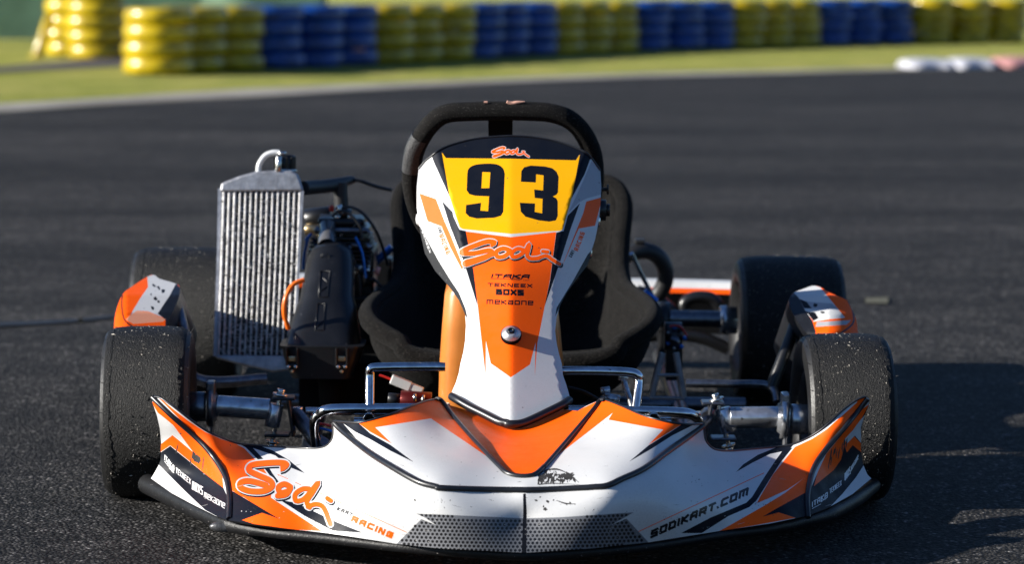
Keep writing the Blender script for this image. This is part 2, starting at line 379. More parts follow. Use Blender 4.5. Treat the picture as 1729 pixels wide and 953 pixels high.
def panel(name, outline, layers, D, mats, parent, grid=7, thick=.004, back=None, backmat=0):
    """one shell: outline + colour regions (photo pixels) triangulated together on the surface Y = D(px, py)"""
    vs = []; ed = []
    def addpoly(p, close=True):
        q = []
        for i in range(len(p)):                         # long straight edges follow the curved shell
            a = np.array(p[i], float); b = np.array(p[(i+1) % len(p)], float); n = max(1, int(np.hypot(*(b-a))/7))
            q += [tuple(a+(b-a)*k/n) for k in range(n)]
        p = q
        b = len(vs); vs.extend((float(a), float(c)) for a, c in p); n = len(p)
        for i in range(n if close else n-1): ed.append((b+i, b+(i+1) % n))
    O = np.array(outline)
    dense = []
    for i in range(len(O)):
        a = O[i]; b = O[(i+1) % len(O)]; n = max(1, int(np.hypot(*(b-a))/5))
        dense += [tuple(a+(b-a)*k/n) for k in range(n)]
    addpoly(dense)
    for polys, mi in layers:
        for p in polys: addpoly(p)
    x0, y0 = O.min(0); x1, y1 = O.max(0)
    gx, gy = np.meshgrid(np.arange(x0+1.3, x1, grid), np.arange(y0+1.7, y1, grid)); gx = gx+(np.arange(gx.shape[0]) % 2)[:, None]*grid/2
    gx = gx.ravel()+rng.uniform(-.35, .35, gx.size); gy = gy.ravel()+rng.uniform(-.35, .35, gy.size); k = wn(dense, gx, gy) != 0
    vs.extend(zip(gx[k].tolist(), gy[k].tolist()))
    R_ = delaunay_2d_cdt([Vector(v) for v in vs], ed, [], 0, 1e-3)
    pv = np.array([(v.x, v.y) for v in R_[0]]); tri = [tuple(f) for f in R_[2]]
    tr = np.array([t for t in tri if len(t) == 3]); c = pv[tr].mean(1); cx, cy = c[:, 0], c[:, 1]
    inside = wn(dense, cx, cy) != 0
    tr = tr[inside]; cx = cx[inside]; cy = cy[inside]; mi_ = np.zeros(len(tr), int)
    for polys, mi in layers:
        msk = np.zeros(len(tr), bool)
        for p in polys: msk |= wn(p, cx, cy) != 0
        mi_[msk] = mi
    # orient towards the camera
    Y = D(pv[:, 0], pv[:, 1]); pts = P(pv[:, 0], pv[:, 1], Y)
    e = .6
    ax = P(pv[:, 0]+e, pv[:, 1], D(pv[:, 0]+e, pv[:, 1]))-P(pv[:, 0]-e, pv[:, 1], D(pv[:, 0]-e, pv[:, 1]))
    ay = P(pv[:, 0], pv[:, 1]+e, D(pv[:, 0], pv[:, 1]+e))-P(pv[:, 0], pv[:, 1]-e, D(pv[:, 0], pv[:, 1]-e))
    N = np.cross(ax, ay); N /= np.linalg.norm(N, axis=1)[:, None]+1e-12
    N *= np.where((N*(CAM-pts)).sum(1) < 0, -1, 1)[:, None]
    fn = np.cross(pts[tr[:, 1]]-pts[tr[:, 0]], pts[tr[:, 2]]-pts[tr[:, 0]]); flip = (fn*(CAM-pts[tr].mean(1))).sum(1) < 0
    tr[flip] = tr[flip][:, ::-1]
    ar = np.linalg.norm(fn, axis=1); ok = ar > 1e-12; tr = tr[ok]; mi_ = mi_[ok]
    used = np.unique(tr); rm = -np.ones(len(pts), int); rm[used] = np.arange(len(used)); tr = rm[tr]; pts = pts[used]; N = N[used]
    n = len(pts); bk = pts-N*thick if back is None else pts+np.array(back)
    from collections import Counter
    cnt = {}
    for t in tr:
        for a, b in ((t[0], t[1]), (t[1], t[2]), (t[2], t[0])): cnt[(a, b)] = 1
    rim = [(a, b) for (a, b) in cnt if (b, a) not in cnt]
    V_ = np.vstack([pts, bk, pts]); F_ = [tuple(t) for t in tr]+[(t[2]+n, t[1]+n, t[0]+n) for t in tr]+[(b+2*n, a+2*n, a+n, b+n) for a, b in rim]
    me = bpy.data.meshes.new(name); me.from_pydata(V_.tolist(), [], [tuple(int(i) for i in f) for f in F_])
    for mm in mats: me.materials.append(mm)
    me.polygons.foreach_set('material_index', mi_.tolist()+[backmat]*len(tr)+[backmat]*len(rim))
    me.polygons.foreach_set('use_smooth', [True]*len(tr)+[back is None]*len(tr)+[False]*len(rim)); me.update()
    nn = np.zeros((len(me.vertices), 3)); nn[:n] = N; nn[n:2*n] = -N; nn[2*n:] = N
    ln = np.zeros((len(me.loops), 3)); li = np.zeros(len(me.loops), int); me.loops.foreach_get('vertex_index', li); ln = nn[li]
    # rim and back loops keep their face normals
    st = 0; nfr = len(tr)*3; fnm = np.zeros((len(me.polygons), 3)).ravel(); me.polygons.foreach_get('normal', fnm); fnm = fnm.reshape(-1, 3)
    lt = np.zeros(len(me.polygons), int); me.polygons.foreach_get('loop_total', lt); rep = np.repeat(np.arange(len(lt)), lt)
    ln[nfr:] = fnm[rep[nfr:]]
    me.normals_split_custom_set(ln.tolist())
    o = bpy.data.objects.new(name, me); COL.objects.link(o)
    if parent: o.parent = parent
    return o
class RBF:
    def __init__(s, pts, lam=.004):
        p = np.array([(a/200, b/200) for a, b, _ in pts]); y = np.array([c for _, _, c in pts]); n = len(p)
        d = np.linalg.norm(p[:, None]-p[None], axis=2); K = np.where(d > 0, d*d*np.log(d+1e-12), 0)+lam*np.eye(n)
        A = np.zeros((n+3, n+3)); A[:n, :n] = K; A[:n, n] = 1; A[:n, n+1:] = p; A[n, :n] = 1; A[n+1:, :n] = p.T
        s.w = np.linalg.solve(A, np.r_[y, 0, 0, 0]); s.p = p
    def __call__(s, x, y):
        q = np.stack([np.asarray(x, float)/200, np.asarray(y, float)/200], -1); sh = q.shape[:-1]; q = q.reshape(-1, 2)
        d = np.linalg.norm(q[:, None]-s.p[None], axis=2); K = np.where(d > 0, d*d*np.log(d+1e-12), 0)
        return (K @ s.w[:-3]+s.w[-3]+q @ s.w[-2:]).reshape(sh)

# ------------------------------------------------------------------ THE SETTING
def sheet(name, pts, z, m_, kind='structure'):
    mb = MB(); mb.add([(x, y, z) for x, y in pts], [tuple(range(len(pts)))], 0, False)
    return tag(mb.build(name, m_), kind=kind)
sheet('grass_field', [(-900, -900), (900, -900), (900, 1500), (-900, 1500)], -.012, M['grass'])
inner = [(-700, 196), (0, 189), (120, 180), (250, 172), (432, 163), (640, 150), (870, 138), (1080, 130), (1300, 124), (1525, 118), (1729, 113), (2400, 98)]
outer = [(-700, 191), (0, 178), (120, 171.5), (250, 163), (432, 152), (640, 143.5), (870, 133.5), (1080, 125.5), (1300, 121), (1525, 115), (1729, 110.5), (2400, 96)]
inn = [G(a, b) for a, b in inner]; out_ = [G(a, b) for a, b in outer]
sheet('track_asphalt', [(-40, -60), (60, -60), (60, inn[-1].y)] + [(p.x, p.y) for p in inn[::-1]] + [(-40, inn[0].y)], 0, M['asphalt'])
mb = MB()
for i in range(len(inn)-1):
    mb.add([inn[i]+Vector((0, 0, .004)), inn[i+1]+Vector((0, 0, .004)), out_[i+1]+Vector((0, 0, .012)), out_[i]+Vector((0, 0, .012))], [(0, 1, 2, 3)], 0, False)
tag(mb.build('concrete_edge_strip', M['concrete']), kind='structure')
sp = [(-500, 132), (0, 121), (205, 110), (420, 96), (420, 84), (205, 94), (0, 112), (-500, 122)]
sheet('side_road', [(G(a, b).x, G(a, b).y) for a, b in sp], -.004, M['sideasphalt'])
# dark tar seam across the track on the left
sm = [(-60, 548), (60, 545), (130, 541), (206, 533), (206, 537), (130, 546), (60, 551), (-60, 556)]
sheet('tar_seam', [(G(a, b).x, G(a, b).y) for a, b in sm], .004, mat('tar', (.010, .010, .011), .55, bump=.6, bscale=80))
# a thin, patchy paint remnant on the right
for i, pts in enumerate([[(1462, 506), (1500, 505), (1499, 515), (1461, 514)], [(132, 540), (140, 540), (140, 546), (132, 546)]]):
    sheet('worn_paint_mark', [(G(a, b).x, G(a, b).y) for a, b in pts], .004, mat('worn_paint', (.12, .115, .07), .8, var=.6, vscale=60))

# tyre stacks of the barrier
def barrier_tyre(R=.285, h=.13):
    prof = []
    for k in range(13):
        a = -math.pi/2+math.pi*k/12; prof.append((h/2+h*.49*math.sin(a), R-.034+.034*math.cos(a)))
    prof += [(h*.93, R-.10), (h*.86, R-.13), (h*.14, R-.13), (h*.07, R-.10)]
    mb = MB(); mb.lathe(prof, 0, 32, Matrix.Rotation(-math.pi/2, 4, 'Y'), True); return mb
M['ytyre'] = mat('yellow_painted_rubber', (.62, .44, .001), .34, var=.55, vscale=9, coat=.3, bump=.3, bscale=25)
M['btyre'] = mat('blue_painted_rubber', (.002, .065, .36), .34, var=.6, vscale=9, coat=.3, bump=.3, bscale=25)
mesh0 = barrier_tyre().build('tyre', M['ytyre']); bpy.data.objects.remove(mesh0); tyY = bpy.data.meshes['tyre']; tyB = tyY.copy(); tyB.materials.clear(); tyB.materials.append(M['btyre'])
def put_stack(x, y, blue, label, group, n=4):
    root = empty('tyre_stack', (x, y, 0)); tag(root, label, 'tyre stack', group)
    for k in range(n):
        o = bpy.data.objects.new('tyre', tyB if blue else tyY); COL.objects.link(o); o.parent = root
        o.location = (random.uniform(-.022, .022), random.uniform(-.022, .022), k*.1305-.004); o.rotation_euler = (random.uniform(-.02, .02), random.uniform(-.02, .02), random.uniform(0, 6)); sc_ = random.uniform(.975, 1.01); o.scale = (sc_, sc_, 1)
def stack(px, yb, blue, label, group, n=4, left=False):
    d0 = G(px, yb); put_stack(d0.x+(.285 if left else -.285), d0.y+.285, blue, label, group, n)
SPACE = .60
rights = [322, 385, 445, 515, 582, 640, 698, 747, 800, 846, 892, 938, 984, 1030, 1075, 1129, 1183, 1236, 1285, 1332, 1378, 1430, 1482, 1532, 1597, 1662, 1722]
def ybase(x): return float(np.interp(x, [262, 322, 385, 445, 640, 800, 938, 1075, 1236, 1378, 1532, 1729], [124, 121, 115, 110.5, 104, 97, 92, 86, 76, 69, 64.5, 58]))
row = []; R0 = .285; first = G(262, 126); cur = np.array([first.x, first.y+R0]); row.append(cur)
for rx in rights[1:]:
    u = (rx-864.5)/F; best = None                    # next stack stands against the last one
    for k in range(0, 400):
        Y_ = cur[1]-.1+k*.002; dist = Y_-CAM[1]; X_ = u*dist*1.006-R0*math.sqrt(1+u*u); e = abs(math.hypot(X_-cur[0], Y_-cur[1])-SPACE)
        if X_ > cur[0]-.1 and (best is None or e < best[0]): best = (e, X_, Y_)
    cur = np.array(best[1:]); row.append(cur)
print('ROW', [(round(float(a), 2), round(float(b), 2)) for a, b in row])
ordn = ['first', 'second', 'third', 'fourth', 'fifth']; pos = ['left', 'middle', 'right']
near = {0: 'left of the front white kart bodywork behind the track', }
yc = bc = 0
desc = [('yellow', 'behind the left rear tyre end of the row'), ('blue', ''), ('yellow', '')]
for i, rx in enumerate(rights):
    gidx = i//3; blue = gidx % 2 == 1; c = 'blue' if blue else 'yellow'; run = ordn[gidx//2]
    if i == 0: lab = 'sunlit yellow tyre stack at the near left end of the long barrier'
    else: lab = f'{["left","middle","right"][i%3]} stack of the {run} {c} trio from the left in the tyre barrier'
    put_stack(float(row[i][0]), float(row[i][1]), blue, lab, 'painted tyre stacks of the long barrier')
# next barrier end, further back on the left
stack(102, 98, False, 'sunlit yellow tyre stack beside the side road, nearest the leaning yellow post', 'yellow tyre stacks beyond the side road', 6, left=True)
stack(168, 94, False, 'shaded yellow tyre stack beyond the side road, just left of the long barrier end', 'yellow tyre stacks beyond the side road', 6)
stack(203, 91, False, 'yellow tyre stack half hidden behind the near end of the long barrier', 'yellow tyre stacks beyond the side road', 6)
# leaning yellow post and dark post
mb = MB(); p = G(62, 96); q = Vector(P(84, 26, p.y+.1)); cyl(mb, p, q, .045); mb.tube([p, p+Vector((0, 0, .02))], .07, smoothpath=False)
tag(mb.build('leaning_post', M['ytyre']), 'yellow post leaning to the right in the grass before the green fence', 'post')
# green windbreak fence with posts
M['netting'] = mat('green_netting', (.40, .58, .40), .8, var=.35, vscale=2.5, bump=.6, bscale=30)
fx = empty('green_fence', (-6.0, 27, 0)); tag(fx, 'green netting fence at the far left edge behind the grass', 'fence')
for k in range(4):
    a = Vector((-9.9+k*1.95, 25.6+.35*k, 0)); b = a+Vector((1.95, .35, 0))
    mb = MB(); n = 14
    for i in range(n+1):
        t = i/n; pnt = a.lerp(b, t); off = .03*math.sin(t*9+k*2); 
        mb.v += [(pnt.x+6.0, pnt.y-27+off, .05), (pnt.x+6.0, pnt.y-27+off*1.4, .9), (pnt.x+6.0, pnt.y-27+off*.3, 1.75)]
    for i in range(n):
        for j in range(2): mb.f.append((i*3+j, i*3+3+j, i*3+4+j, i*3+1+j)); mb.m.append(0); mb.sm.append(True)
    mb.build('netting_panel', M['netting'], fx)
    mb = MB(); cyl(mb, Vector((b.x+6.0, b.y-26.93, 0)), Vector((b.x+6.0, b.y-26.93, 1.85)), .045); mb.build('post', M['blackmat'], fx)
# painted kerb lumps on the right
M['kw'] = mat('white_painted_kerb', (.62, .62, .66), .5, var=.35, vscale=6); M['kr'] = mat('faded_red_kerb', (.62, .30, .27), .5, var=.35, vscale=6)
def kerb(pxa, pxb, yb, h, m_, lab):
    a = G(pxa, yb); b = G(pxb, yb); L_ = (b-a).length; rings = []
    for i in range(15):
        t = i/14; s = math.sin(math.pi*t)**.14 if 0 < t < 1 else 0.02; c = a.lerp(b, t)
        ring = []
        for k in range(13):
            an = math.pi*k/12; ring.append((c.x, c.y+.45-.45*math.cos(an)*s*(.85+.15*math.sin(7*t)), max(0.001, h*s*math.sin(an))))
        rings.append(ring)
    mb = MB(); mb.loft(rings); tag(mb.build('kerb_block', m_), lab, 'kerb block', 'painted kerb blocks at the track edge')
kerb(1528, 1620, 117, .085, M['kw'], 'white kerb block at the left end of the row beside the grass')
kerb(1608, 1692, 116.5, .09, M['kw'], 'white kerb block between the other white one and the red one')
kerb(1682, 1790, 115.5, .095, M['kr'], 'faded red kerb block at the right edge of the track')

# ------------------------------------------------------------------ THE KART
kart = empty('racing_kart', (0, 0, 0)); tag(kart, 'orange, white and black racing kart number 93 parked on the asphalt track', 'racing kart')

# --- front bumper (nose cone)
ctrl = [(258,672,.2),(275,680,.196),(320,710,.172),(375,743,.142),(405,753,.125),(440,755,.125),(500,756,.127),(540,757,.13),(556,747,.14),(560,725,.165),(568,713,.185),(620,711,.19),(690,690,.202),(735,676,.203),
 (764,686,.190),(862,706,.170),(975,696,.186),(1015,679,.203),(1110,705,.2),(1170,716,.19),(1187,720,.185),(1190,745,.15),(1235,761,.13),(1310,755,.125),(1370,738,.142),(1425,692,.18),(1465,672,.2),
 (800,740,.170),(880,768,.157),(880,802,.141),(955,745,.168),(700,750,.172),(625,748,.168),(1050,750,.172),(1130,750,.168),
 (650,795,.146),(740,822,.136),(886,828,.131),(1030,822,.136),(1110,795,.146),(600,760,.155),(1160,760,.155),
 (886,875,.092),(700,868,.098),(1060,868,.098),
 (480,800,.106),(450,845,.084),(560,825,.106),(610,865,.088),(1290,800,.106),(1320,845,.084),(1210,828,.106),(1160,868,.088),(430,790,.105),(1350,790,.105),
 (520,898,.05),(670,917,.05),(886,932,.05),(1095,916,.05),(1212,896,.05),
 (290,705,.175),(322,732,.15),(350,760,.13),(372,790,.11),(385,815,.093),(390,845,.074),(387,877,.057),
 (270,745,.125),(265,790,.088),(255,807,.07),(260,695,.18),(320,800,.082),(290,832,.06),(347,861,.057),
 (1430,717,.168),(1395,760,.13),(1375,790,.11),(1366,820,.09),(1363,870,.057),(1453,725,.143),(1453,762,.108),(1465,802,.076),(1471,809,.07),(1410,810,.08),(285,725,.155),(300,757,.123),(330,778,.106),(352,822,.074),(300,820,.07),(1441,722,.155),(1420,765,.12),(1400,790,.10),(1380,835,.076),(1435,800,.08),(1440,835,.06),(1400,857,.057)]
BD = RBF([(a, b, float(PZ(a, b, z)[1])) for a, b, z in ctrl], .03)
OUTB = z1((62,50),(85,38),(115,47),(200,100),(330,200),(430,270),(540,320),(650,358),(780,372),(900,380),(1100,390),(1170,391),(1220,383),(1255,365),(1278,330),(1290,270),(1285,225),(1300,208)) + \
 z5((205,490),(340,497),(430,480),(560,440),(700,385),(800,350),(860,338),(905,345)) + [(757,684), (790,694), (862,702), (925,698), (958,692), (975,695), (990,686)] + \
 z6((850,345),(880,342),(925,355),(1010,390),(1150,450),(1300,490),(1440,508),(1520,505),(1552,520)) + \
 z4((432,240),(440,310),(455,350),(480,380),(530,402),(620,407),(760,395),(930,380),(1040,362),(1160,308),(1260,238),(1380,128),(1470,62),(1520,42),(1550,55),(1550,100),(1520,170),(1498,260),(1495,400),(1510,500),(1540,570),(1565,595),(1440,700),(1280,790),(1145,845)) + \
 [(1300, 885), (1212, 898)] + z3((1100,808),(700,850),(270,878)) + z2((1440,876),(900,850),(600,818)) + [(560, 902), (480, 893)] + \
 z1((590,880),(500,850),(430,815),(330,765),(200,695),(60,595),(85,555),(110,510),(125,470),(128,350),(120,260),(100,170),(75,95))
L = []
def lay(mi, *polys): L.append((list(polys), mi))
BM_ = [M[k] for k in ('white', 'orange', 'navy', 'meshgrey', 'meshdot', 'ink', 'inkw', 'smudge', 'scuff', 'trim')]
# left side fin
lay(1, z1((65,80),(105,150),(150,185),(210,235),(345,418),(205,303),(128,362),(126,415),(190,372),(250,420),(420,560),(550,660),(540,560),(430,400),(330,290),(200,180),(90,70)))
lay(2, z1((110,440),(127,418),(190,375),(250,425),(420,560),(550,660),(590,750),(600,890),(540,870),(425,808),(300,690),(200,590),(100,490)))
lay(1, z1((100,40),(330,200),(540,320),(655,360),(690,388),(790,480),(840,560),(880,640),(870,730),(720,735),(600,690),(580,600),(530,490),(430,370),(260,200)))
lay(2, z1((595,670),(925,868),(810,828),(675,877),(1150,970),(590,930)))
lay(1, z1((675,877),(810,828),(925,868),(720,745),(620,680),(700,700),(870,725),(1215,952),(1000,940),(760,905)))
lay(2, z1((930,740),(1040,760),(1300,885),(1490,962),(1290,950),(1100,850)))
lay(2, z1((650,355),(780,370),(880,405),(990,470),(1100,560),(1000,520),(900,440),(750,390),(830,475),(880,560),(940,640),(900,625),(840,545),(790,480),(735,420),(690,385)))
lay(0, z1((640,352),(700,385),(800,485),(790,495),(690,392),(640,365)), z1((110,42),(230,120),(330,198),(430,268),(540,318),(650,356),(640,364),(530,328),(425,280),(320,212),(220,135)))
lay(7, blob(334, 776, 6, 7), blob(327, 770, 3, 8), blob(305, 733, 1.4, 1.4), blob(299, 758, 1.2, 9, ang=.25), blob(343, 782, 1.2, 10, ang=.1), blob(322, 780, 1, 7))
# right side fin
lay(2, z4((1550,90),(1500,190),(1430,280),(1290,420),(1200,560),(1150,680),(1140,900),(1450,720),(1600,600),(1500,420),(1500,260)))
lay(1, z4((1552,92),(1500,190),(1430,290),(1385,370),(1360,470),(1310,540),(1178,648),(1200,560),(1260,430),(1400,260),(1500,130)))
lay(1, z4((1445,305),(1500,362),(1500,420),(1440,370),(1400,420),(1385,370)))
lay(0, z4((1522,165),(1495,250),(1497,355),(1455,305),(1400,360),(1385,330),(1440,270),(1480,215)), z4((1515,505),(1540,570),(1570,595),(1440,705),(1280,795),(1370,700),(1460,590)))
lay(1, z4((1030,365),(1160,308),(1260,238),(1380,128),(1470,62),(1530,50),(1400,235),(1250,410),(1170,535),(1140,640),(1135,690),(1000,760),(830,856),(700,900),(520,955),(640,880),(780,790),(870,600),(950,480),(1030,395)))
lay(0, z4((1040,362),(1160,308),(1260,238),(1380,128),(1470,62),(1470,80),(1380,160),(1265,262),(1165,328),(1050,382),(980,470),(900,570),(785,770),(775,765),(870,600),(945,480),(1020,395)))
lay(0, z4((1105,598),(1000,670),(860,735),(780,768),(420,965),(540,952),(850,775),(980,695)))
lay(2, z4((1140,680),(1150,900),(1050,864),(940,825),(825,858),(905,810)))
lay(1, z4((940,825),(1055,862),(820,905),(530,955),(640,900),(825,856)))
lay(2, z4((965,408),(1035,385),(950,490),(880,600),(790,745),(740,790),(600,850),(420,965),(280,965),(480,860),(720,760),(760,720),(840,590),(920,470)))
lay(2, z4((1045,362),(930,383),(800,435),(700,500),(650,553),(760,490),(880,430),(1010,402)))
for k in range(16):
    x = random.uniform(1398, 1432); lay(7, blob(x, 778-(x-1398)*.9+random.uniform(-8, 8), random.uniform(.5, 1.3), random.uniform(4, 12), 7, .4, .15))
# hood
lay(1, z5((340,500),(430,478),(560,438),(700,383),(860,335),(910,350),(1000,470),(1210,727),(835,472),(805,425),(835,468),(455,530),(567,640),(420,560)))
lay(2, z5((180,480),(330,490),(420,570),(560,650),(715,765),(560,690),(420,610),(320,560),(240,505),(400,690),(600,830),(560,820),(380,680),(230,550)))
lay(1, z6((870,345),(1010,385),(1150,445),(1300,488),(1405,510),(1180,648),(1280,545),(910,478),(938,432),(570,717),(640,620),(800,430)))
lay(2, z6((1405,510),(1500,505),(1340,585),(1200,675),(1050,762),(1180,652),(1330,560)))
lay(1, z5((900,335),(1000,475),(1150,645),(1290,790),(1350,840),(1440,858),(1530,845),(1600,790)) + z6((480,790),(620,630),(800,420),(850,345)) + [(975,694), (925,690), (862,690), (790,685), (757,676)])
# woven graphic with hexagon holes
meshpoly = z2((725,612),(1460,645)) + z3((500,638),(1000,605),(950,645),(1105,812),(600,870),(270,895)) + z2((1440,892),(900,866),(595,822),(765,650))
lay(3, meshpoly)
slv = [z2((725,612),(765,650),(865,690),(790,640)), z3((1002,604),(845,692),(950,648))]
hx = []; lines = []
for j in range(11):
    for i in range(62):
        cx = 668+i*7.35+(j % 2)*3.67; cy = 868+j*6.2+(3.2 if 0 else 0)+ (lambda t: 6.5*(1-t*t))((cx-884)/240)
        if wn(meshpoly, np.array([cx]), np.array([cy]))[0] and wn(meshpoly, np.array([cx+3]), np.array([cy-2]))[0] and wn(meshpoly, np.array([cx-3]), np.array([cy+2]))[0]:
            hx.append([(cx+2.75*math.cos(a), cy+2.75*math.sin(a)) for a in np.linspace(0, 2*math.pi, 7)[:-1]+.52])
lay(4, *hx)
lay(0, *slv)
lay(5, z3((253,478),(272,478),(278,600),(276,885),(243,885),(254,600)))
# lines and lettering
lay(1, *(brush(z1((915,568),(985,598)), .9, 1, False)+brush(z1((1035,622),(1075,640)), .9, 1, False)+brush(z1((1195,692),(1235,708)), .9, 1, False)+brush([(564.5, 844.5), (687, 900)], 1.1, 1, False)))
lay(1, *brush([(1078.5, 898.5), (1290, 799.5)], 1.3, 1, False))
lay(2, *script(SCRIPT_A, z1, 1.0, 6.5, 1.6, 2.6)); lay(0, *script(SCRIPT_A, z1, 1.0, 6.0)); lay(5, *script(SCRIPT_A, z1, 1.0, 1.9, .5, .8)); lay(1, *script(SCRIPT_A, z1, 1.0, 1.2))
lay(5, *text('KART', z2((192,590))[0], z2((296,634))[0], (1.8, -6.4), .32, .3, .15)); lay(1, *text('RACING', z2((287,665))[0], z2((566,785))[0], (4.3, -10.4), .34, .25, .0))
lay(5, *text('SODIKART.COM', (1097.5, 911), (1262, 837.5), (1.5, -14), .29, .22, .08))
for s_, a, b, u, w in (('ITAKA', (150,470), (214,548), (.6, -9.5), .15), ('TEKNEEX', (226,556), (326,636), (.8, -9), .12), ('BOXS', (336,668), (408,708), (.8, -14), .12), ('mekaone', (417,722), (558,800), (.8, -9), .12)):
    lay(6, *text(s_, z1(a)[0], z1(b)[0], u, w, .25))
lay(6, *text('SHOP', z1((182,526))[0], z1((214,564))[0], (.3, -2.4), .2), *brush(z1((150,478),(180,515)), .8, 1, False))
for s_, a, b, u, w in (('ITAKA', (1165,790), (1270,722), (.2, -9), .15), ('TEKNEEX', (1285,700), (1365,640), (-.3, -8.5), .12), ('BOXS', (1386,612), (1424,562), (0, -12.5), .12), ('mekaone', (1428,548), (1478,462), (0, -7.5), .12)):
    lay(6, *text(s_, z4(a)[0], z4(b)[0], u, w, .25))
lay(6, *text('SHOP', z4((1225,757))[0], z4((1270,728))[0], (0, -2.6), .25), *brush(z4((1165,800),(1225,768)), .8, 1, False))
# scuffs and rubber marks
sm_ = []
for k in range(26):
    x = random.uniform(911, 972); top = 806-14*math.sin(math.pi*min(1, (x-905)/60))
    sm_.append(blob(x, random.uniform(top, 816), random.uniform(.7, 2.4), random.uniform(1.5, 6), 8, .5, random.uniform(-.4, .4)))
sm_ += brush([(909,818),(912,802),(922,795),(938,793),(952,797),(966,806),(978,816)], [3, 2, 2.4, 3, 1.6, 1.8, .6], 5)+brush([(910,819),(930,817),(955,818),(978,819)], [2, 2.2, 1, .5], 4)
for cx, cy in ((905,846),(912,840),(921,860),(918,856),(950,850),(956,852),(963,850),(970,852),(696,842),(701,845),(760,846),(925,848),(935,845)): sm_.append(blob(cx, cy, random.uniform(.8, 3.2), random.uniform(.6, 2), 8, .5, .5))
sm_.append(blob(921, 861, 4, 3, 9, .4)); sm_ += brush([(940,846),(955,851),(972,852)], [1, 2.5, .6], 4)
for k in range(60):
    x = random.uniform(910, 966); sm_.append(blob(x, 806+random.uniform(-5, 8), random.uniform(2.5, 5), random.uniform(1.5, 3.6), 9, .5, random.uniform(-.6, .6)))
lay(7, *sm_)
lay(0, *[blob(random.uniform(918, 975), random.uniform(803, 815), random.uniform(.6, 1.6), random.uniform(2, 4.5), 7, .5, .3) for _ in range(9)])
for k in range(70):
    x = random.uniform(330, 1420); y = random.choice([random.uniform(870, 925), random.uniform(770, 900)]); an = random.uniform(-.35, .35); l_ = random.uniform(3, 16)
    lay(random.choice([7, 8, 8]), *brush([(x, y), (x+l_*.5, y+l_*.5*math.sin(an)+random.uniform(-.6, .6)), (x+l_, y+l_*math.sin(an))], [.25, random.uniform(.4, .9), .2], 2, False))
for cx, cy in ((430, 862), (520, 880), (610, 845), (1000, 862), (1130, 880), (1290, 850), (745, 850), (1180, 815)):
    lay(7, *[blob(cx+random.gauss(0, 9), cy+random.gauss(0, 4), random.uniform(.3, 1.3), random.uniform(.3, .9), 6, .4) for _ in range(9)])
sp_ = [blob(random.uniform(400, 1400), random.uniform(780, 925), random.uniform(.3, .8), random.uniform(.3, .8), 5, .3) for _ in range(150)]
lay(7, *sp_); lay(8, *[blob(random.uniform(300, 1450), random.uniform(860, 930), random.uniform(.4, 1.3), random.uniform(.4, 1.1), 5, .4) for _ in range(150)])
bumper = panel('front_bumper', OUTB, L, BD, BM_, kart, 7, .004, backmat=9)
def on(D, pts, off=.002, sub=6):
    q = smooth_path(pts, sub) if len(pts) > 2 else pts; a = np.array(q); Y = D(a[:, 0], a[:, 1])-off
    return [Vector(v) for v in P(a[:, 0], a[:, 1], Y)]
def rib(name, D, pts, r, parent, m_=None, off=.001): return MB().tube(on(D, pts, off), r, smoothpath=False, seg=10).build(name, m_ or M['trim'], parent)
rib('trim_rib', BD, z1((72,48),(200,170),(330,285),(440,395),(530,520),(575,620),(592,740),(588,870)), [.0045]*43 if 0 else .0042, bumper)
rib('trim_rib', BD, z4((1540,55),(1400,232),(1250,410),(1175,530),(1145,640),(1132,740),(1138,860)), .0042, bumper)
rib('trim_rib', BD, z5((185,505),(240,560),(400,690),(570,800),(740,895),(860,930),(940,943))+[(886,828.5),(980,825)]+z6((800,935),(900,925),(1000,880),(1150,810),(1300,700),(1440,600),(1545,520)), .0046, bumper, off=.0015)
rib('trim_rib', BD, z5((870,340),(905,352),(1000,475),(1150,645),(1290,790),(1350,840),(1440,860),(1530,848),(1600,790))+z6((480,792),(620,632),(800,420),(850,352),(885,345)), .0036, bumper, off=.003)
# top edge piping, white to blue-black
edge = z1((72,45),(115,47),(200,100),(330,200),(430,270),(540,320),(650,358),(780,372),(900,380),(1100,390),(1200,388),(1255,365),(1285,320),(1290,260),(1285,225),(1300,208))+z5((230,492),(340,497),(430,480),(560,440),(700,385),(800,350),(870,338))
rib('edge_bead', BD, edge, .0016, bumper)
edge = z6((880,342),(925,355),(1010,390),(1150,450),(1300,490),(1440,508),(1530,505))+z4((432,240),(445,330),(480,380),(530,402),(620,407),(760,395),(930,380),(1040,362),(1160,308),(1260,238),(1380,128),(1470,62),(1530,42))
rib('edge_bead', BD, edge, .0016, bumper)
# dark skirt below the printed face
sk = [(249,818),(290,838),(322,856),(350,870),(387,886),(430,896),(480,903),(560,911),(670,924),(780,933),(886,938),(990,933),(1095,923),(1212,905),(1300,893),(1366,878),(1400,868),(1440,846),(1474,820)]
skp = [float(PZ(a, b, .044)[1]) for a, b in sk]
q = smooth_path([(a, b) for a, b in sk], 6); Yq = np.interp([p_[0] for p_ in q], [a for a, _ in sk], skp)
rr = np.interp([p_[0] for p_ in q], [249, 290, 350, 385, 400, 440, 700, 886, 1200, 1366, 1440, 1474], [.0155, .016, .0125, .0125, .011, .0075, .0075, .0080, .0075, .010, .013, .012])
pts = [Vector(P(a, b, y+.006)) for (a, b), y in zip(q, Yq)]
sk_o = MB().tube(pts, [float(r_) for r_ in rr], seg=14, smoothpath=False).build('bumper_skirt', M['skid'], bumper)
mb = MB(); c_ = V(384, 889, skp[4]+.002)
bmx = bmesh.new(); bmesh.ops.create_icosphere(bmx, subdivisions=3, radius=1)
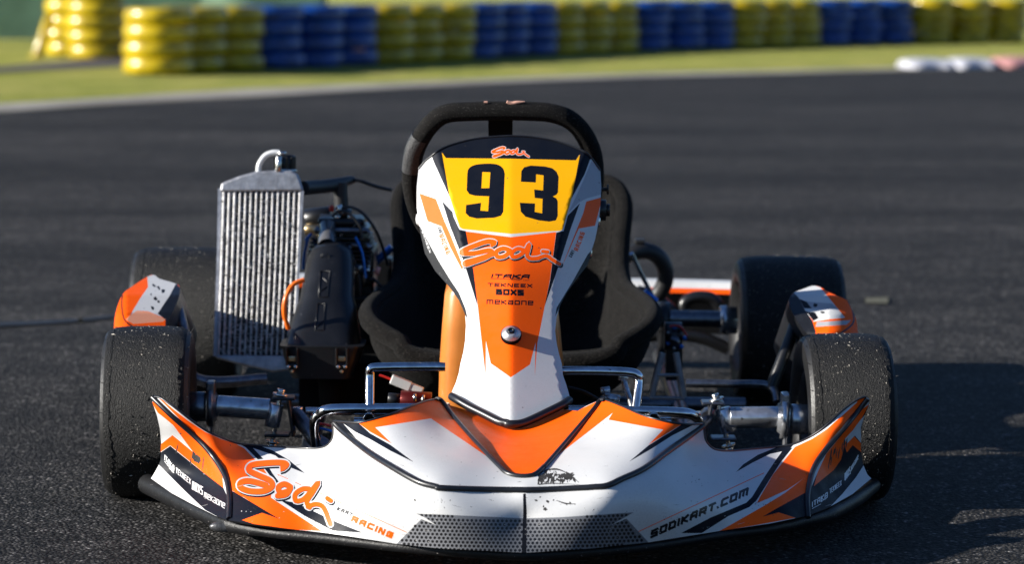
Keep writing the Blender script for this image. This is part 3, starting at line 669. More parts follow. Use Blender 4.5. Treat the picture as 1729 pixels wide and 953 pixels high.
mb.add([c_+Vector((v.co.x*.026, v.co.y*.0085, v.co.z*.0085-.001)) for v in bmx.verts], [tuple(x.index for x in f.verts) for f in bmx.faces]); bmx.free(); mb.build('worn_bulge', mat('worn_grey_plastic', (.07, .072, .078), .35, var=.6, vscale=80, bump=.6, bscale=70), bumper)
# inner floor of the bumper (closes it from below/behind)
lo = [Vector(P(a, b, y+.012)) for (a, b), y in zip(q, Yq)]
mb = MB()
for i in range(len(lo)-1):
    A, B = lo[i], lo[i+1]; A2 = Vector((A.x*.9, min(.0, A.y+.30), .05)); B2 = Vector((B.x*.9, min(.0, B.y+.30), .05))
    mb.add([A, B, B2, A2], [(0, 1, 2, 3)], 0, False)
mb.build('under_tray', M['blackmat'], bumper)

# --- number panel (front fairing)
def ND(x, y):
    x = np.asarray(x, float); y = np.asarray(y, float)
    Yc = .055-.42*((y-225)/500)-.0*y-.03*np.sin((y-225)/500*math.pi*2)*.3
    k = .10+.31/(1+np.exp(-(y-440)/28)); w1 = 70+.00095*(y-545)**2*np.where(y < 545, .68, 1.1)
    dx = np.abs(x-862.5)
    ridge = np.sqrt(dx**2+16)-4; wing = np.maximum(0, dx-w1); wing = wing**2/(wing+5)
    return Yc+k*ridge/1120+1.15*wing/1120
OUTN = z7((228,300),(270,250),(315,213),(385,162),(440,140),(500,121),(640,92),(740,82),(860,77),(960,82),(1050,92),(1130,107),(1200,126),(1340,180),(1395,228),(1455,310),(1462,420),(1455,560),(1440,680),(1420,780)) + \
 z8((1400,80),(1370,190),(1290,292),(1225,385),(1185,460),(1160,540),(1150,640),(1160,720),(1175,790),(1195,860),(1205,960)) + z6((600,170),(625,240),(645,310),(650,345),(500,420),(340,482),(240,505),(160,495),(0,405)) + \
 z5((1120,410),(975,330),(972,290),(1000,225),(1020,160),(1030,100)) + z8((530,780),(542,700),(547,600),(543,530),(500,430),(430,333),(340,232),(270,112),(245,0)) + z7((230,680),(215,560),(215,420))
L = []
def zz(*p): return Z(650, 210, [(x, y+760) for x, y in p])
lay(2, z7((312,205),(385,150),(640,80),(860,65),(1200,110),(1350,170),(1400,225),(1385,240),(1350,335),(1262,500),(1315,205),(1290,243),(860,232),(412,228),(385,190),(437,490),(330,255)))
lay(3, z7((215,310),(312,225),(345,350),(400,450),(462,588),(385,515),(320,478),(210,440)), z7((1395,248),(1470,320),(1470,472),(1365,500),(1310,528),(1238,600),(1290,490),(1345,370)))
lay(1, z7((232,466),(345,505),(400,650),(440,740),(530,965),(520,985),(440,830),(382,690),(288,655)), z7((1470,492),(1360,522),(1340,600),(1200,950),(1180,1000),(1310,705),(1420,685)))
lay(2, z7((385,518),(472,608),(505,700),(545,715),(605,990),(625,1225),(560,1015),(515,880),(440,690)), z7((1317,533),(1235,618),(1195,715),(1158,725),(1115,1060),(1078,1235),(1180,940),(1250,720)))
lay(0, z7((437,490),(462,620),(503,712),(545,722),(850,765),(1160,732),(1207,722),(1240,600),(1262,500)))
lay(4, z7((385,190),(412,228),(860,232),(1290,243),(1317,203),(1262,500),(1200,712),(1180,720),(855,741),(525,708),(505,695),(472,600),(437,490)))
lay(1, zz((547,-35),(850,3),(1157,-32),(1115,290),(1078,480),(1030,720),(1012,945),(1018,715),(980,865),(850,952),(715,857),(682,705),(680,935),(655,720),(625,450),(598,230)))
lay(5, zz((200,-90),(237,-70),(290,30),(360,160),(440,290),(500,380),(545,490),(560,560),(430,340),(330,240),(250,110)), zz((1425,60),(1380,190),(1300,295),(1220,400),(1150,540),(1160,480),(1270,300),(1370,120)))
nine = smooth_path([(556,340),(562,305),(590,280),(640,268),(720,265),(770,275),(800,300),(810,335)], 3)+[(800,590),(785,618),(740,632),(620,637),(570,625),(545,600),(548,545),(650,530),(645,583),(697,587),(703,487),(610,483),(570,472),(552,445)]
three = [(918,388),(922,315),(940,290),(985,278),(1080,284),(1130,296),(1160,320),(1174,355),(1170,460),(1160,475),(1135,488),(1158,500),(1168,520),(1168,620),(1155,650),(1110,658),(1040,650),(950,625),(918,590),(911,530),(1015,535),(1012,592),(1062,602),(1065,503),(1012,498),(1008,440),(1068,447),(1072,345),(1022,338),(1020,393)]
lay(2, z7(*nine), z7(*three)); lay(4, z7((658,322),(712,324),(705,430),(652,432)))
sb = SCRIPT_B
def zb(*p): return zz(*p)
lay(2, *script(sb, zb, 1.25, 4.8, 1.5, 2.0)); lay(0, *script(sb, zb, 1.25, 3.6)); lay(2, *script(sb, zb, 1.25, 1.5, .3, .4)); lay(1, *script(sb, zb, 1.25, .8))
def zs(*p): return z7(*[(720+(x-500)*.37, 152+(y-20)*.40) for x, y in p])
lay(0, *script(sb, zs, .55, 2.2)); lay(1, *script(sb, zs, .55, .5))
lay(5+1, *text('ITAKA', zz((714,281))[0], zz((972,286))[0], (.5, -7.6), .34, .16, .25), *brush(zz((714,284),(868,287)), .9, 1, False), *text('SHOP', zz((850,293))[0], zz((925,296))[0], (.3, -3.2), .28, .2), *text('COM', zz((935,298))[0], zz((975,300))[0], (0, -2), .2))
lay(6, *text('TEKNEEX', zz((695,338))[0], zz((996,346))[0], (.2, -6.5), .29, .22), *text('BOXS', zz((750,394))[0], zz((938,401))[0], (.2, -10.5), .33, .12), *text('mekaone', zz((686,456))[0], zz((1002,465))[0], (.2, -7.8), .27, .22))
lay(6, *text('KART', z7((354,702))[0], z7((372,748))[0], (5.4, -2), .24)); lay(1, *text('RACING', z7((362,752))[0], z7((415,882))[0], (7.8, -2.7), .24))
lay(6, *text('KART', z7((1262,902))[0], z7((1284,858))[0], (-5.4, -2.6), .24)); lay(1, *text('RACING', z7((1305,860))[0], z7((1352,735))[0], (-7.5, -3), .24))
lay(7, *text('TEKNEEX', z7((240,700))[0], z7((300,870))[0], (3, -1), .2))
lay(8, *[blob(random.uniform(770, 950), random.uniform(600, 690), random.uniform(.3, .7), random.uniform(.3, .7), 5, .3) for _ in range(14)])
nas = panel('number_panel', OUTN, L, ND, [M[k] for k in ('white', 'orange', 'navy', 'grey', 'yellow', 'carbon', 'ink', 'inkw', 'smudge')], kart, 6, .004, backmat=5)
# black lip at the foot of the panel
lip = z5((972,320),(1080,385),(1190,440),(1290,490),(1340,500))+z6((240,508),(340,498),(500,425),(600,375),(645,345))
MB().tube(on(ND, lip, .004), .0062, smoothpath=False, seg=12).build('foot_lip', M['trim'], nas)
rimp = OUTN[:30]
rib('edge_bead', ND, z7((228,300),(270,250),(315,213),(385,162),(500,121),(640,92),(860,77),(1050,92),(1200,126),(1340,180),(1395,228),(1455,310)), .0015, nas)
# mounting button with socket screw
c_ = V(863, 568, float(ND(863, 568))-.002); nrm = Vector((0, -.72, .70)).normalized()
mb = MB(); rod(mb, c_-nrm*.001, c_+nrm*.006, [(0, 0), (0, .0155), (1, .0155), (1, 0)], 0); o = mb.build('rubber_washer', M['blackmat'], nas)
mb = MB(); rod(mb, c_+nrm*.004, c_+nrm*.013, [(0, .0145), (.3, .0145), (.8, .009), (1, .0065), (.9, .005), (.9, 0)]); mb.build('cup_washer', M['alu'], nas)
mb = MB(); rod(mb, c_+nrm*.010, c_+nrm*.0145, [(0, .005), (1, .005), (1, .0028), (.4, .0028), (.4, 0)], seg=12); mb.build('socket_screw', M['ink'], nas)
# side fasteners
for x, y, dx, m_ in ((706, 370, -.004, 'white'), (1010, 374, .004, 'zinc'), (996, 428, .004, 'zinc')):
    c_ = V(x, y, .06); mb = MB(); rod(mb, c_+Vector((-dx*1.5, 0, 0)), c_+Vector((dx, 0, 0)), [(0, .011), (.5, .011), (.9, .007), (1, 0)]); mb.build('side_button', M[m_], nas)
c_ = V(1019, 355, .09); mb = MB(); cyl(mb, c_+Vector((-.02, 0, 0)), c_+Vector((.004, 0, 0)), .017); cyl(mb, c_+Vector((.003, 0, 0)), c_+Vector((.010, 0, 0)), .010)
c2 = V(1016, 320, .09); cyl(mb, c2+Vector((-.02, 0, 0)), c2+Vector((.008, 0, 0)), .003); cyl(mb, c2+Vector((.008, 0, 0)), c2+Vector((.011, 0, 0)), .008); mb.build('adjuster_knob', M['blackpl'], kart)

# --- steering wheel
def sw(px, py): return V(px, py, .13+.16*(py-190)/300)
ring = [(757,191),(800,188),(850,187),(900,188),(932,191),(962,202),(984,224),(999,255),(1004,290),(1000,330),(985,372),(960,405),(925,425),(850,432),(780,425),(740,405),(713,372),(698,330),(695,290),(701,255),(715,226),(734,203)]
swp = [sw(*p) for p in ring]
steer = MB().tube(swp, .0155, closed=True, seg=18, sub=4).build('steering_wheel', M['suede'], kart)
hub = V(852, 330, .25)
mb = MB(); mb.loft([[V(x, y, Y) for x, y, Y in ((824, 197, .135), (866, 197, .135), (866, 197, .145), (824, 197, .145))], [V(x, y, Y) for x, y, Y in ((825, 240, .17), (865, 240, .17), (865, 240, .18), (825, 240, .18))], [V(x, y, Y) for x, y, Y in ((828, 320, .22), (876, 320, .22), (876, 320, .235), (828, 320, .235))]], smooth=False)
for a in ((705, 330), (997, 330)): mb.tube([sw(*a), hub], .009, smoothpath=False)
cyl(mb, hub+Vector((0, -.02, -.01)), hub+Vector((0, .02, .015)), .04); mb.build('spoke', M['blackmat'], steer)
mb = MB(); mb.tube([sw(711, 232), sw(702, 250), sw(697, 270), sw(695, 288)], .0158, seg=18); mb.build('grip_patch', M['weave'], steer, loc=(-.0006, -.001, .0006))
for xs in ([(856, 171.5), (864, 174.5), (872, 173), (886, 171.5)], [(817, 172.5), (823, 172.5)]):
    b_ = [sw(x, y)+Vector((0, -.002, .0)) for x, y in xs]; MB().tube(b_, [.0022, .0034, .003, .001] if len(b_) == 4 else .002, seg=8, sub=3).build('worn_spot', M['patch'], steer)
# steering column
tube('steering_column', [hub, Vector((0, -.10, .14))], .010, M['darksteel'], kart, smoothpath=False)

# --- fuel tank behind the fairing
def rrect(cx, cy, cz, w, d, r=.02, n=5):
    o = []
    for sx, sy, a0 in ((1, 1, 0), (-1, 1, 90), (-1, -1, 180), (1, -1, 270)):
        for k in range(n): a = rad(a0+90*k/(n-1)); o.append(Vector((cx+sx*(w/2-r)+r*math.cos(a), cy+sy*(d/2-r)+r*math.sin(a), cz)))
    return o
lv = [(488, .757, .93), (500, .75, .938), (560, .745, .945), (620, .741, .95), (690, .739, .95)]
rings = []
for y, a, b in lv:
    xl = V(a*1000, y, -.02); xr = V(b*1000+2, y, -.02); rings.append(rrect((xl.x+xr.x)/2, .10, xl.z, xr.x-xl.x, .24, .03))
rings.append([v+Vector((0, 0, -.09)) for v in rings[-1]])
tank = MB().loft(rings).build('fuel_tank', M['tank'], kart)
# --- front chrome bumper bars
ch = kart
fb = MB().tube([V(752, 620, -.10), V(700, 620, -.10), V(640, 621, -.10), V(626, 624, -.10), V(624, 640, -.10), V(624, 692, -.12)], .0072, seg=16, sub=5).build('upper_bumper_bar', M['chrome'], kart)
MB().tube([V(948, 627, -.10), V(1000, 627, -.10), V(1058, 629, -.10), V(1076, 634, -.10), V(1079, 648, -.10), V(1073, 697, -.12)], .0072, seg=16, sub=5).build('upper_bumper_bar', M['chrome'], kart)
MB().tube([V(760, 690, -.12), V(640, 691, -.12), V(560, 692, -.12), V(540, 700, -.11), V(531, 715, -.10), V(535, 760, -.05)], .0082, seg=16, sub=5).build('lower_bumper_bar', M['chrome'], kart)
MB().tube([V(960, 694, -.12), V(1060, 695, -.12), V(1140, 697, -.12), V(1170, 702, -.11), V(1180, 715, -.09), V(1180, 745, -.04)], .0082, seg=16, sub=5).build('lower_bumper_bar', M['chrome'], kart)
for x in (624, 1103):
    mb = MB(); c_ = V(x, 703, -.135); cyl(mb, c_, c_+Vector((0, -.02, 0)), .007, seg=12); cyl(mb, c_+Vector((0, -.02, 0)), c_+Vector((0, -.024, 0)), .009, seg=6); mb.tube([V(x-26, 712, -.115), V(x+30, 712, -.115)], .006, smoothpath=False); mb.build('bumper_clamp', M['chrome'], kart)

# --- chassis
def hz(x, y, z): return Vector((x, y, z))
for s in (-1, 1):
    tube('chassis_rail', [hz(s*.24-.02, -.20, .055), hz(s*.30-.02, .10, .05), hz(s*.32-.02, .5, .05), hz(s*.33-.03, 1.25, .06)], .016, M['darksteel'], kart)
tube('front_cross_tube', [V(500, 700, .02), V(520, 725, -.02), V(545, 752, -.05), hz(-.2, -.06, .06), hz(.16, -.06, .06), V(1172, 722, -.03), V(1196, 700, .02)], .0125, M['darksteel'], kart)
tube('rear_cross_tube', [hz(-.42, .62, .055), hz(.42, .62, .055)], .014, M['darksteel'], kart, smoothpath=False)
mb = MB(); mb.box((-.02, .12, .028), (.52, .62, .004), bev=.001); mb.build('floor_tray', M['blackmat'], kart)  # floor pan put in matt black so the space underneath goes dark like shade
# spindle assemblies
def spindle(side):
    s = side
    if s < 0: C = lambda x, y, Y=0: V(x, y, Y)
    else: C = lambda x, y, Y=0: V(x, y, Y)
    d = dict(hub=((318, 688), (350, 687)), flange=((350, 687), (366, 687)), tube=((366, 686), (456, 692)), kp=((466, 683), (459, 721)), yk=((475, 668), (468, 742)), nut=(453, 748)) if s < 0 else \
        dict(hub=((1366, 709), (1334, 708)), flange=((1332, 707), (1312, 706)), tube=((1314, 705), (1232, 706)), kp=((1220, 690), (1231, 730)), yk=((1208, 676), (1222, 748)), nut=(1231, 755))
    mb = MB(); rod(mb, C(*d['hub'][0]), C(*d['hub'][1]), [(0, 0), (0, .022), (.1, .024), (.9, .024), (1, .022), (1, 0)])
    k = mb.build('front_hub', M['darksteel' if s < 0 else 'steel'], kart)
    mb = MB(); rod(mb, C(*d['flange'][0]), C(*d['flange'][1]), [(0, 0), (0, .030), (.3, .033), (.7, .033), (.7, .026), (1, .022), (1, 0)], seg=20)
    c_ = C(*d['flange'][0]); mb.box(c_+Vector((s*-.006, 0, .026)), (.014, .03, .03), bev=.003); mb.box(c_+Vector((s*-.006, 0, -.03)), (.006, .03, .06), bev=.002); mb.build('hub_carrier', M['darksteel'] if s < 0 else M['steel'], k)
    mb = MB(); cyl(mb, C(*d['tube'][0]), C(*d['tube'][1]), .0172, bev=.02); o = mb.build('stub_axle', M['steel'], kart)
    mb = MB(); cyl(mb, C(*d['kp'][0]), C(*d['kp'][1]), .0125); mb.build('king_pin_barrel', M['steel'], o)
    # C bracket
    x0, y0 = d['yk'][0]; x1, y1 = d['yk'][1]; q = 1 if s < 0 else -1
    mb = MB(); T = C(x0+q*18, y0+4); B = C(x1+q*14, y1-8)
    mb.tube([C(x0-q*6, y0+3), C(x0+q*20, y0+5)], .0035, seg=4, smoothpath=False) if 0 else None
    mb.box(C(x0+q*5, y0+4), (.036, .036, .005), bev=.002); mb.box(C(x1+q*1, y1-8), (.040, .036, .005), bev=.002)
    R_ = Matrix.Rotation(rad(-8*q if s < 0 else 10), 3, 'Y'); mb.box((C(x0+q*20, y0+8)+C(x1+q*20, y1-12))/2, (.005, .036, .062), R=R_, bev=.002)
    mb.build('kingpin_bracket', M['blackpl'] if s < 0 else M['darksteel'], kart)
    mb = MB(); t_ = C(x0-q*2, y0); b_ = C(x1-q*8, y1+4); up_ = (t_-b_).normalized()
    cyl(mb, b_-up_*.008, t_+up_*.010, .004, seg=10); cyl(mb, t_-up_*.0005, t_+up_*.003, .012, seg=20); cyl(mb, t_+up_*.003, t_+up_*.010, .0068, seg=6); cyl(mb, b_-up_*.010, b_-up_*.003, .0075, seg=6); cyl(mb, b_-up_*.002, b_+up_*.001, .011, seg=20)
    mb.build('king_pin_bolt', M['zinc'], o)
    # steering arm and tie rod
    mb = MB(); tr0 = C(x0+q*28, y0+26, .02); tr1 = hz(-.01, .05, .125); dirv = (tr1-tr0).normalized(); cyl(mb, tr0+dirv*.012, tr0+dirv*.09, .0065, seg=6); cyl(mb, tr0+dirv*.09, tr1, .0055, seg=12); cyl(mb, tr0-Vector((0, 0, .006)), tr0+Vector((0, 0, .006)), .008, seg=12)
    mb.build('tie_rod', M['steel'], kart)
spindle(-1); spindle(1)

# --- wheels
def wheel(cx, Y, R, w, yaw, front, seed, pname):
    rr = random.Random(seed)
    hw = w/2
    prof = [(-hw*.62, .064), (-hw*.80, .070), (-hw*.97, R*.66), (-hw*1.0, R*.78), (-hw*.985, R*.87), (-hw*.97, R*.90), (-hw*.965, R*.915), (-hw*.94, R*.918), (-hw*.935, R*.935), (-hw*.90, R*.94), (-hw*.895, R*.958), (-hw*.84, R*.968), (-hw*.75, R*.984), (-hw*.6, R*.995), (-hw*.3, R), (0, R*1.001)]
    prof = prof+[(-x, r) for x, r in prof[-2::-1]]
    root_c = Vector((cx, Y, R-.001))
    rim = MB(); rp = [(-hw*.86, .070), (-hw*.86, .074), (-hw*.78, .074), (-hw*.74, .062), (-hw*.3, .052), (hw*.3, .052), (hw*.74, .062), (hw*.78, .074), (hw*.86, .074), (hw*.86, .070), (hw*.74, .056), (hw*.3, .048), (0, .046), (-hw*.3, .048), (-hw*.74, .056)]
    rim.lathe(rp, 0, 40, closedprof=True)
    for k in range(6):
        a = 2*math.pi*k/6+.3; rim.tube([Vector((0, .014*math.cos(a), .014*math.sin(a))), Vector((0, .050*math.cos(a), .050*math.sin(a)))], .007, seg=8, smoothpath=False)
    rim.lathe([(-.02, 0), (-.02, .02), (.02, .02), (.02, 0)], 0, 20)
    wo_ = rim.build(pname, M['rim'], kart, loc=root_c, rot=(rr.uniform(0, 1), 0, yaw))
    mb = MB(); seg = 96
    n0 = len(mb.f); mb.lathe(prof, 0, seg)
    # sidewalls use the smoother rubber
    for i in range(len(mb.f)): 
        row = i//seg
        if row < 10 or row >= len(prof)-11: mb.m[i] = 1
    # uneven tread: small radial wobble
    vv = []
    for i, (x, y, z) in enumerate(mb.v):
        if abs(x) < hw*.9: a = math.atan2(z, y); k = 1+.0035*math.sin(a*9+x*120)*rr.random()+.003*rr.uniform(-1, 1); vv.append((x, y*k, z*k))
        else: vv.append((x, y, z))
    mb.v = vv
    # torn ridge of rubber round the tread edge
    for sgn in (1, -1):
        pts = []
        for k in range(150): a = 2*math.pi*k/150; x = sgn*hw*(.76+rr.uniform(-.012, .012)); r_ = R*.987+rr.uniform(-.0006, .001); pts.append(Vector((x, r_*math.cos(a), r_*math.sin(a))))
        mb.tube(pts, .00035, seg=4, closed=True, mi=0, smoothpath=False)
    ty = mb.build('tyre', [M['rubber'], M['rubber_side']], wo_)
    g = MB()
    for k in range(800):                               # picked-up grit and rubber crumbs
        a = rr.uniform(0, 2*math.pi); x = hw*rr.triangular(-.85, .85, 0); rs = R*(1-.012*(abs(x)/hw)**2*1.4)+.0002
        c = Vector((x, rs*math.cos(a), rs*math.sin(a))); tx = Vector((1, 0, 0)); tt = Vector((0, -math.sin(a), math.cos(a))); nn = Vector((0, math.cos(a), math.sin(a)))
        an = rr.uniform(0, math.pi); l = rr.uniform(.0006, .0022) if rr.random() < .9 else rr.uniform(.0025, .0055); w_ = rr.uniform(.0003, .0010); d1 = tx*math.cos(an)+tt*math.sin(an); d2 = nn.cross(d1)
        h_ = rr.uniform(.0004, .0012)
        g.add([c-d1*l-nn*.0012, c+d2*w_-nn*.0012, c+d1*l-nn*.0012, c-d2*w_-nn*.0012, c+nn*h_], [(0, 1, 4), (1, 2, 4), (2, 3, 4), (3, 0, 4)], 0 if rr.random() < .5 else 1, False)
    for k in range(34):                                # rubber whiskers on the shoulders
        a = 2*math.pi*k/34+rr.uniform(-.03, .03); s_ = -1 if k % 2 else 1
        c = Vector((s_*hw*.93, R*.93*math.cos(a), R*.93*math.sin(a))); d = Vector((s_*rr.uniform(.4, 1), math.cos(a), math.sin(a))).normalized()
        g.tube([c, c+d*rr.uniform(.004, .010)], [.0006, .0003], seg=4, mi=1, smoothpath=False)
    g.build('stuck_debris', [M['bits'], M['bits2']], wo_)['kind'] = 'stuff'
    return wo_
wheel(-.570, 0, .1345, .138, rad(3), True, 3, 'front_wheel')
wheel(.522, 0, .1325, .138, rad(2.5), True, 4, 'front_wheel')
wheel(-.630, 1.045, .1460, .204, rad(1.5), False, 5, 'rear_wheel')
wheel(.534, 1.045, .1420, .204, rad(1.5), False, 6, 'rear_wheel')
# --- rear axle
mb = MB(); a_ = V(1240, 540, 1.045); b_ = V(430, 528, 1.045); cyl(mb, b_, a_, .0165, bev=.02); ax = mb.build('rear_axle', M['darksteel'], kart)
mb = MB(); rod(mb, V(1216, 541, 1.045), V(1244, 541, 1.045), [(0, .018), (0, .028), (.45, .029), (.5, .027), (1, .027), (1, .018)]); mb.build('rear_hub', M['blue'] if 0 else M['steel'], ax)
for x in (1120, 980, 600):
    mb = MB(); c_ = V(x, 541, 1.045); cyl(mb, c_+Vector((-.012, 0, 0)), c_+Vector((.012, 0, 0)), .036); mb.box(c_+Vector((0, 0, -.04)), (.02, .06, .06), bev=.004); mb.build('axle_bearing', M['blackpl'], ax)
# --- rear bumper beam
rb = []
for i in range(41):
    t = i/40; X = -.66+1.30*t; s = abs(2*t-1); zt = .200-.012*t; 
    Yb = 1.44-.10*s**6
    rb.append([Vector((X, Yb-.035, zt-.022)), Vector((X, Yb-.033, zt-.012)), Vector((X, Yb-.02, zt)), Vector((X, Yb+.03, zt)), Vector((X, Yb+.04, zt-.03)), Vector((X, Yb+.03, zt-.10)), Vector((X, Yb, zt-.11)), Vector((X, Yb-.02, zt-.055))])
mb = MB(); n = 8
vs = [v for r in rb for v in r]
for i in range(40):
    for k in range(n):
        k2 = (k+1) % n; mi = {0: 1, 1: 0, 2: 0}.get(k, 2)
        mb.add([rb[i][k], rb[i][k2], rb[i+1][k2], rb[i+1][k]], [(0, 1, 2, 3)], mi, True)
for X in (-.60, .54): mb.box((X, 1.35, .115), (.17, .31, .15), mi=2, bev=.03)  # unseen end blocks, added to close the lit gap in the kart's shadow
rbo = mb.build('rear_bumper', [M['white'], M['orange'], M['blackpl']], kart)
mb = MB()
for pts in ([(1075, 492), (1100, 500), (1130, 520), (1155, 545)], [(1160, 545), (1155, 515), (1172, 503), (1200, 504), (1215, 520), (1220, 545)], [(1070, 572), (1120, 566), (1180, 570), (1230, 590)]):
    mb.tube([V(x, y, 1.36) for x, y in pts], .013, seg=10)
mb.build('bumper_arch', M['blackpl'], rbo)

# --- sidepods
def podD(px0, s):
    def D(x, y):
        x = np.asarray(x, float); y = np.asarray(y, float)
        base = np.interp(y, [455, 475, 500, 530, 560, 600], [.50, .42, .34, .29, .26, .25]); o = np.maximum(0, (px0-x)*s)/1000; i = np.maximum(0, (x-px0)*s)/1000
        return base+o**2*18*.8+.35*i
    return D
def q3(*p): return Z(150, 400, p)
def q6(*p): return Z(1297, 420, p)
L = []
lay(1, q3((395,270),(440,255),(600,315),(600,340),(520,555),(400,505),(325,500),(280,530),(345,420),(400,340)))
lay(3, q3((280,530),(325,500),(400,508),(520,558),(500,575),(300,590),(250,560)))
lay(2, q3((590,315),(625,355),(615,430),(560,530),(515,680),(518,560),(465,520),(545,400)))
lay(4, *[blob(150+x/4, 400+y/4, a_, b_, 9, .4, .9) for x, y, a_, b_ in ((440, 330, 3, 2), (470, 345, 4, 2), (500, 365, 3, 3), (450, 420, 4, 3), (430, 480, 4, 2), (470, 440, 3, 2), (420, 390, 2, 1.5))])
lay(2, *brush(q3((228,395),(222,460),(240,560),(300,610)), 2.2, 4, False))
podL = panel('sidepod', smooth_path(q3((168,720),(170,620),(182,510),(225,395),(280,345),(390,273),(440,258),(480,285),(590,318),(614,350),(605,420),(565,510),(528,600),(520,720)), 3), L, podD(215, 1), [M['orange'], M['white'], M['trim'], mat('faded_orange_graphic', (.80, .34, .20), .4), M['ink']], kart, 5, .004, back=(-.0, .26, -.11), backmat=2)
podL['label'] = 'sidepod behind the front wheel beside the radiator'
L = []
lay(1, q6((165,300),(300,245),(352,262),(440,370),(520,468),(400,480),(308,495),(240,410)))
lay(3, q6((205,350),(300,362),(430,372),(470,405),(300,410),(240,400)), q6((330,495),(560,485),(530,515),(320,530)))
lay(2, q6((130,335),(175,300),(205,330),(245,410),(300,490),(322,560),(310,680),(250,600),(180,480),(140,390)))
lay(4, q6((210,340),(260,360),(295,405),(245,405)), q6((262,430),(315,430),(342,470),(305,490)), blob(1297+80, 420+96, 4, 3), blob(1297+65, 420+108*1.0, 3, 2), blob(1297+92, 420+108, 4, 2))
lay(2, *brush(q6((540,350),(575,430),(570,510),(480,580)), 3, 4, False))
podR = panel('sidepod', smooth_path(q6((140,345),(175,298),(240,272),(300,252),(350,260),(420,300),(530,348),(560,400),(592,470),(605,560),(612,700),(315,700),(300,620),(250,560),(190,480),(150,400)), 3, True), L, podD(1400, -1), [M['orange'], M['white'], M['trim'], M['grey'], M['ink']], kart, 5, .004, back=(0, .26, -.11), backmat=2)
podR['label'] = 'sidepod behind the front wheel on the seat side without engine'
tube('sidepod_support', [V(1345, 540, .38), V(1335, 570, .36), V(1318, 615, .34), V(1302, 655, .33)], .0105, M['blackpl'], kart)
tube('sidepod_support', [V(1158, 648, .33), V(1230, 649, .33), V(1298, 652, .33), V(1312, 680, .30)], .0070, M['darksteel'], kart)
tube('sidepod_support', [V(300, 520, .42), V(310, 560, .4), V(330, 640, .38), V(450, 640, .40)], .010, M['darksteel'], kart)

# --- seat
st = [((-.185, .335, .200), (.305, .172)), ((-.232, .38, .222), (.34, .145)), ((-.246, .44, .240), (.40, .100)), ((-.232, .55, .250), (.52, .060)), ((-.208, .66, .258), (.64, .055)), ((-.200, .74, .286), (.74, .075)), ((-.204, .80, .340), (.82, .13)), ((-.210, .86, .395), (.89, .24)), ((-.190, .90, .428), (.93, .35)), ((-.140, .925, .435), (.945, .42)), ((-.09, .935, .423), (.95, .435))]
seat_rings = []; NU = 25
def seatpt(i, u):
    (xr, yr, zr), (yc, zc) = st[i]; a = abs(u); w_ = a**2.6
    X = math.copysign(abs(xr)*min(1, 1.0*math.sin(a*math.pi/2)**.85), u); return Vector((X-.002, yc+(yr-yc)*w_, zc+(zr-zc)*w_))
grid = [[seatpt(i, -1+2*k/(NU-1)) for k in range(NU)] for i in range(len(st))]
# smooth along the length
fine = []
for i in range(len(grid)-1):
    for j in range(4):
        t = j/4; row = []
        for k in range(NU):
            a, b, c, d = grid[max(0, i-1)][k], grid[i][k], grid[i+1][k], grid[min(len(grid)-1, i+2)][k]
            row.append(.5*((2*b)+(c-a)*t+(2*a-5*b+4*c-d)*t*t+(3*b-a-3*c+d)*t**3))
        fine.append(row)
fine.append(grid[-1])
mb = MB(); nr = len(fine); vs = [v for r in fine for v in r]
fs = [(i*NU+k, i*NU+k+1, (i+1)*NU+k+1, (i+1)*NU+k) for i in range(nr-1) for k in range(NU-1)]
mb.add(vs, fs)
seat = mb.build('seat', M['seat'], kart)
sd = seat.modifiers.new('s', 'SOLIDIFY'); sd.thickness = .022; sd.offset = -1 if True else 1
bp_ = [fine[0][k] for k in range(NU-1, -1, -1)]+[r[0] for r in fine[1:]]+[fine[-1][k] for k in range(1, NU)]+[r[-1] for r in fine[-2:0:-1]]
MB().tube(bp_[::2], .0165, seg=12, closed=True, sub=2).build('padded_rim', M['seat'], seat)
tube('seat_stay', [V(1066, 428, .95), V(1085, 468, .98), V(1110, 515, 1.02)], .0045, M['steel'], kart)
tube('seat_stay', [V(628, 448, .85), V(662, 418, .85)], .0075, M['blue'], kart, smoothpath=False)
tube('seat_stay', [V(1086, 494, 1.0), V(1106, 512, 1.0)], .010, M['blue'], kart, smoothpath=False)
# exhaust noise hose loop behind the seat
mb = MB(); mb.tube([V(1040, 440, 1.16), V(1066, 428, 1.16), V(1090, 424, 1.17), (V(1112, 434, 1.18)), V(1124, 458, 1.19), V(1119, 486, 1.20), V(1103, 506, 1.21), V(1085, 520, 1.22)], .0165, seg=16)
mb.box(V(1080, 407, 1.17), (.02, .03, .008)); mb.build('intake_hose', M['rubberhose'], kart)

# --- A shaped pedal / brake bracket and brake parts
mb = MB()
def bar(mb, a, b, r, fl=.35, mi=0): 
    M4, L_ = frame(a, b); R_ = M4.to_3x3(); mb.box((Vector(a)+Vector(b))/2, (L_, r*2, r*2*fl), R=R_, bev=.001, mi=mi)
for (a, b) in (((1118, 596), (1099, 672)), ((1141, 596), (1154, 672)), ((1111, 634), (1147, 634)), ((1097, 672), (1156, 673))):
    mb.tube([V(*a, .38), V(*b, .38)], .0062, seg=4, smoothpath=False, flat=.5)
mb.build('stay_bracket', mat('grey_bracket', (.34, .35, .37), .5, var=.3, vscale=60), kart)
mb = MB(); c_ = V(1140, 568, .70); cyl(mb, c_+Vector((-.02, 0, 0)), c_+Vector((.012, 0, 0)), .026, mi=0); cyl(mb, c_+Vector((-.006, -.03, -.012)), c_+Vector((.0, -.01, .0)), .012, mi=1)
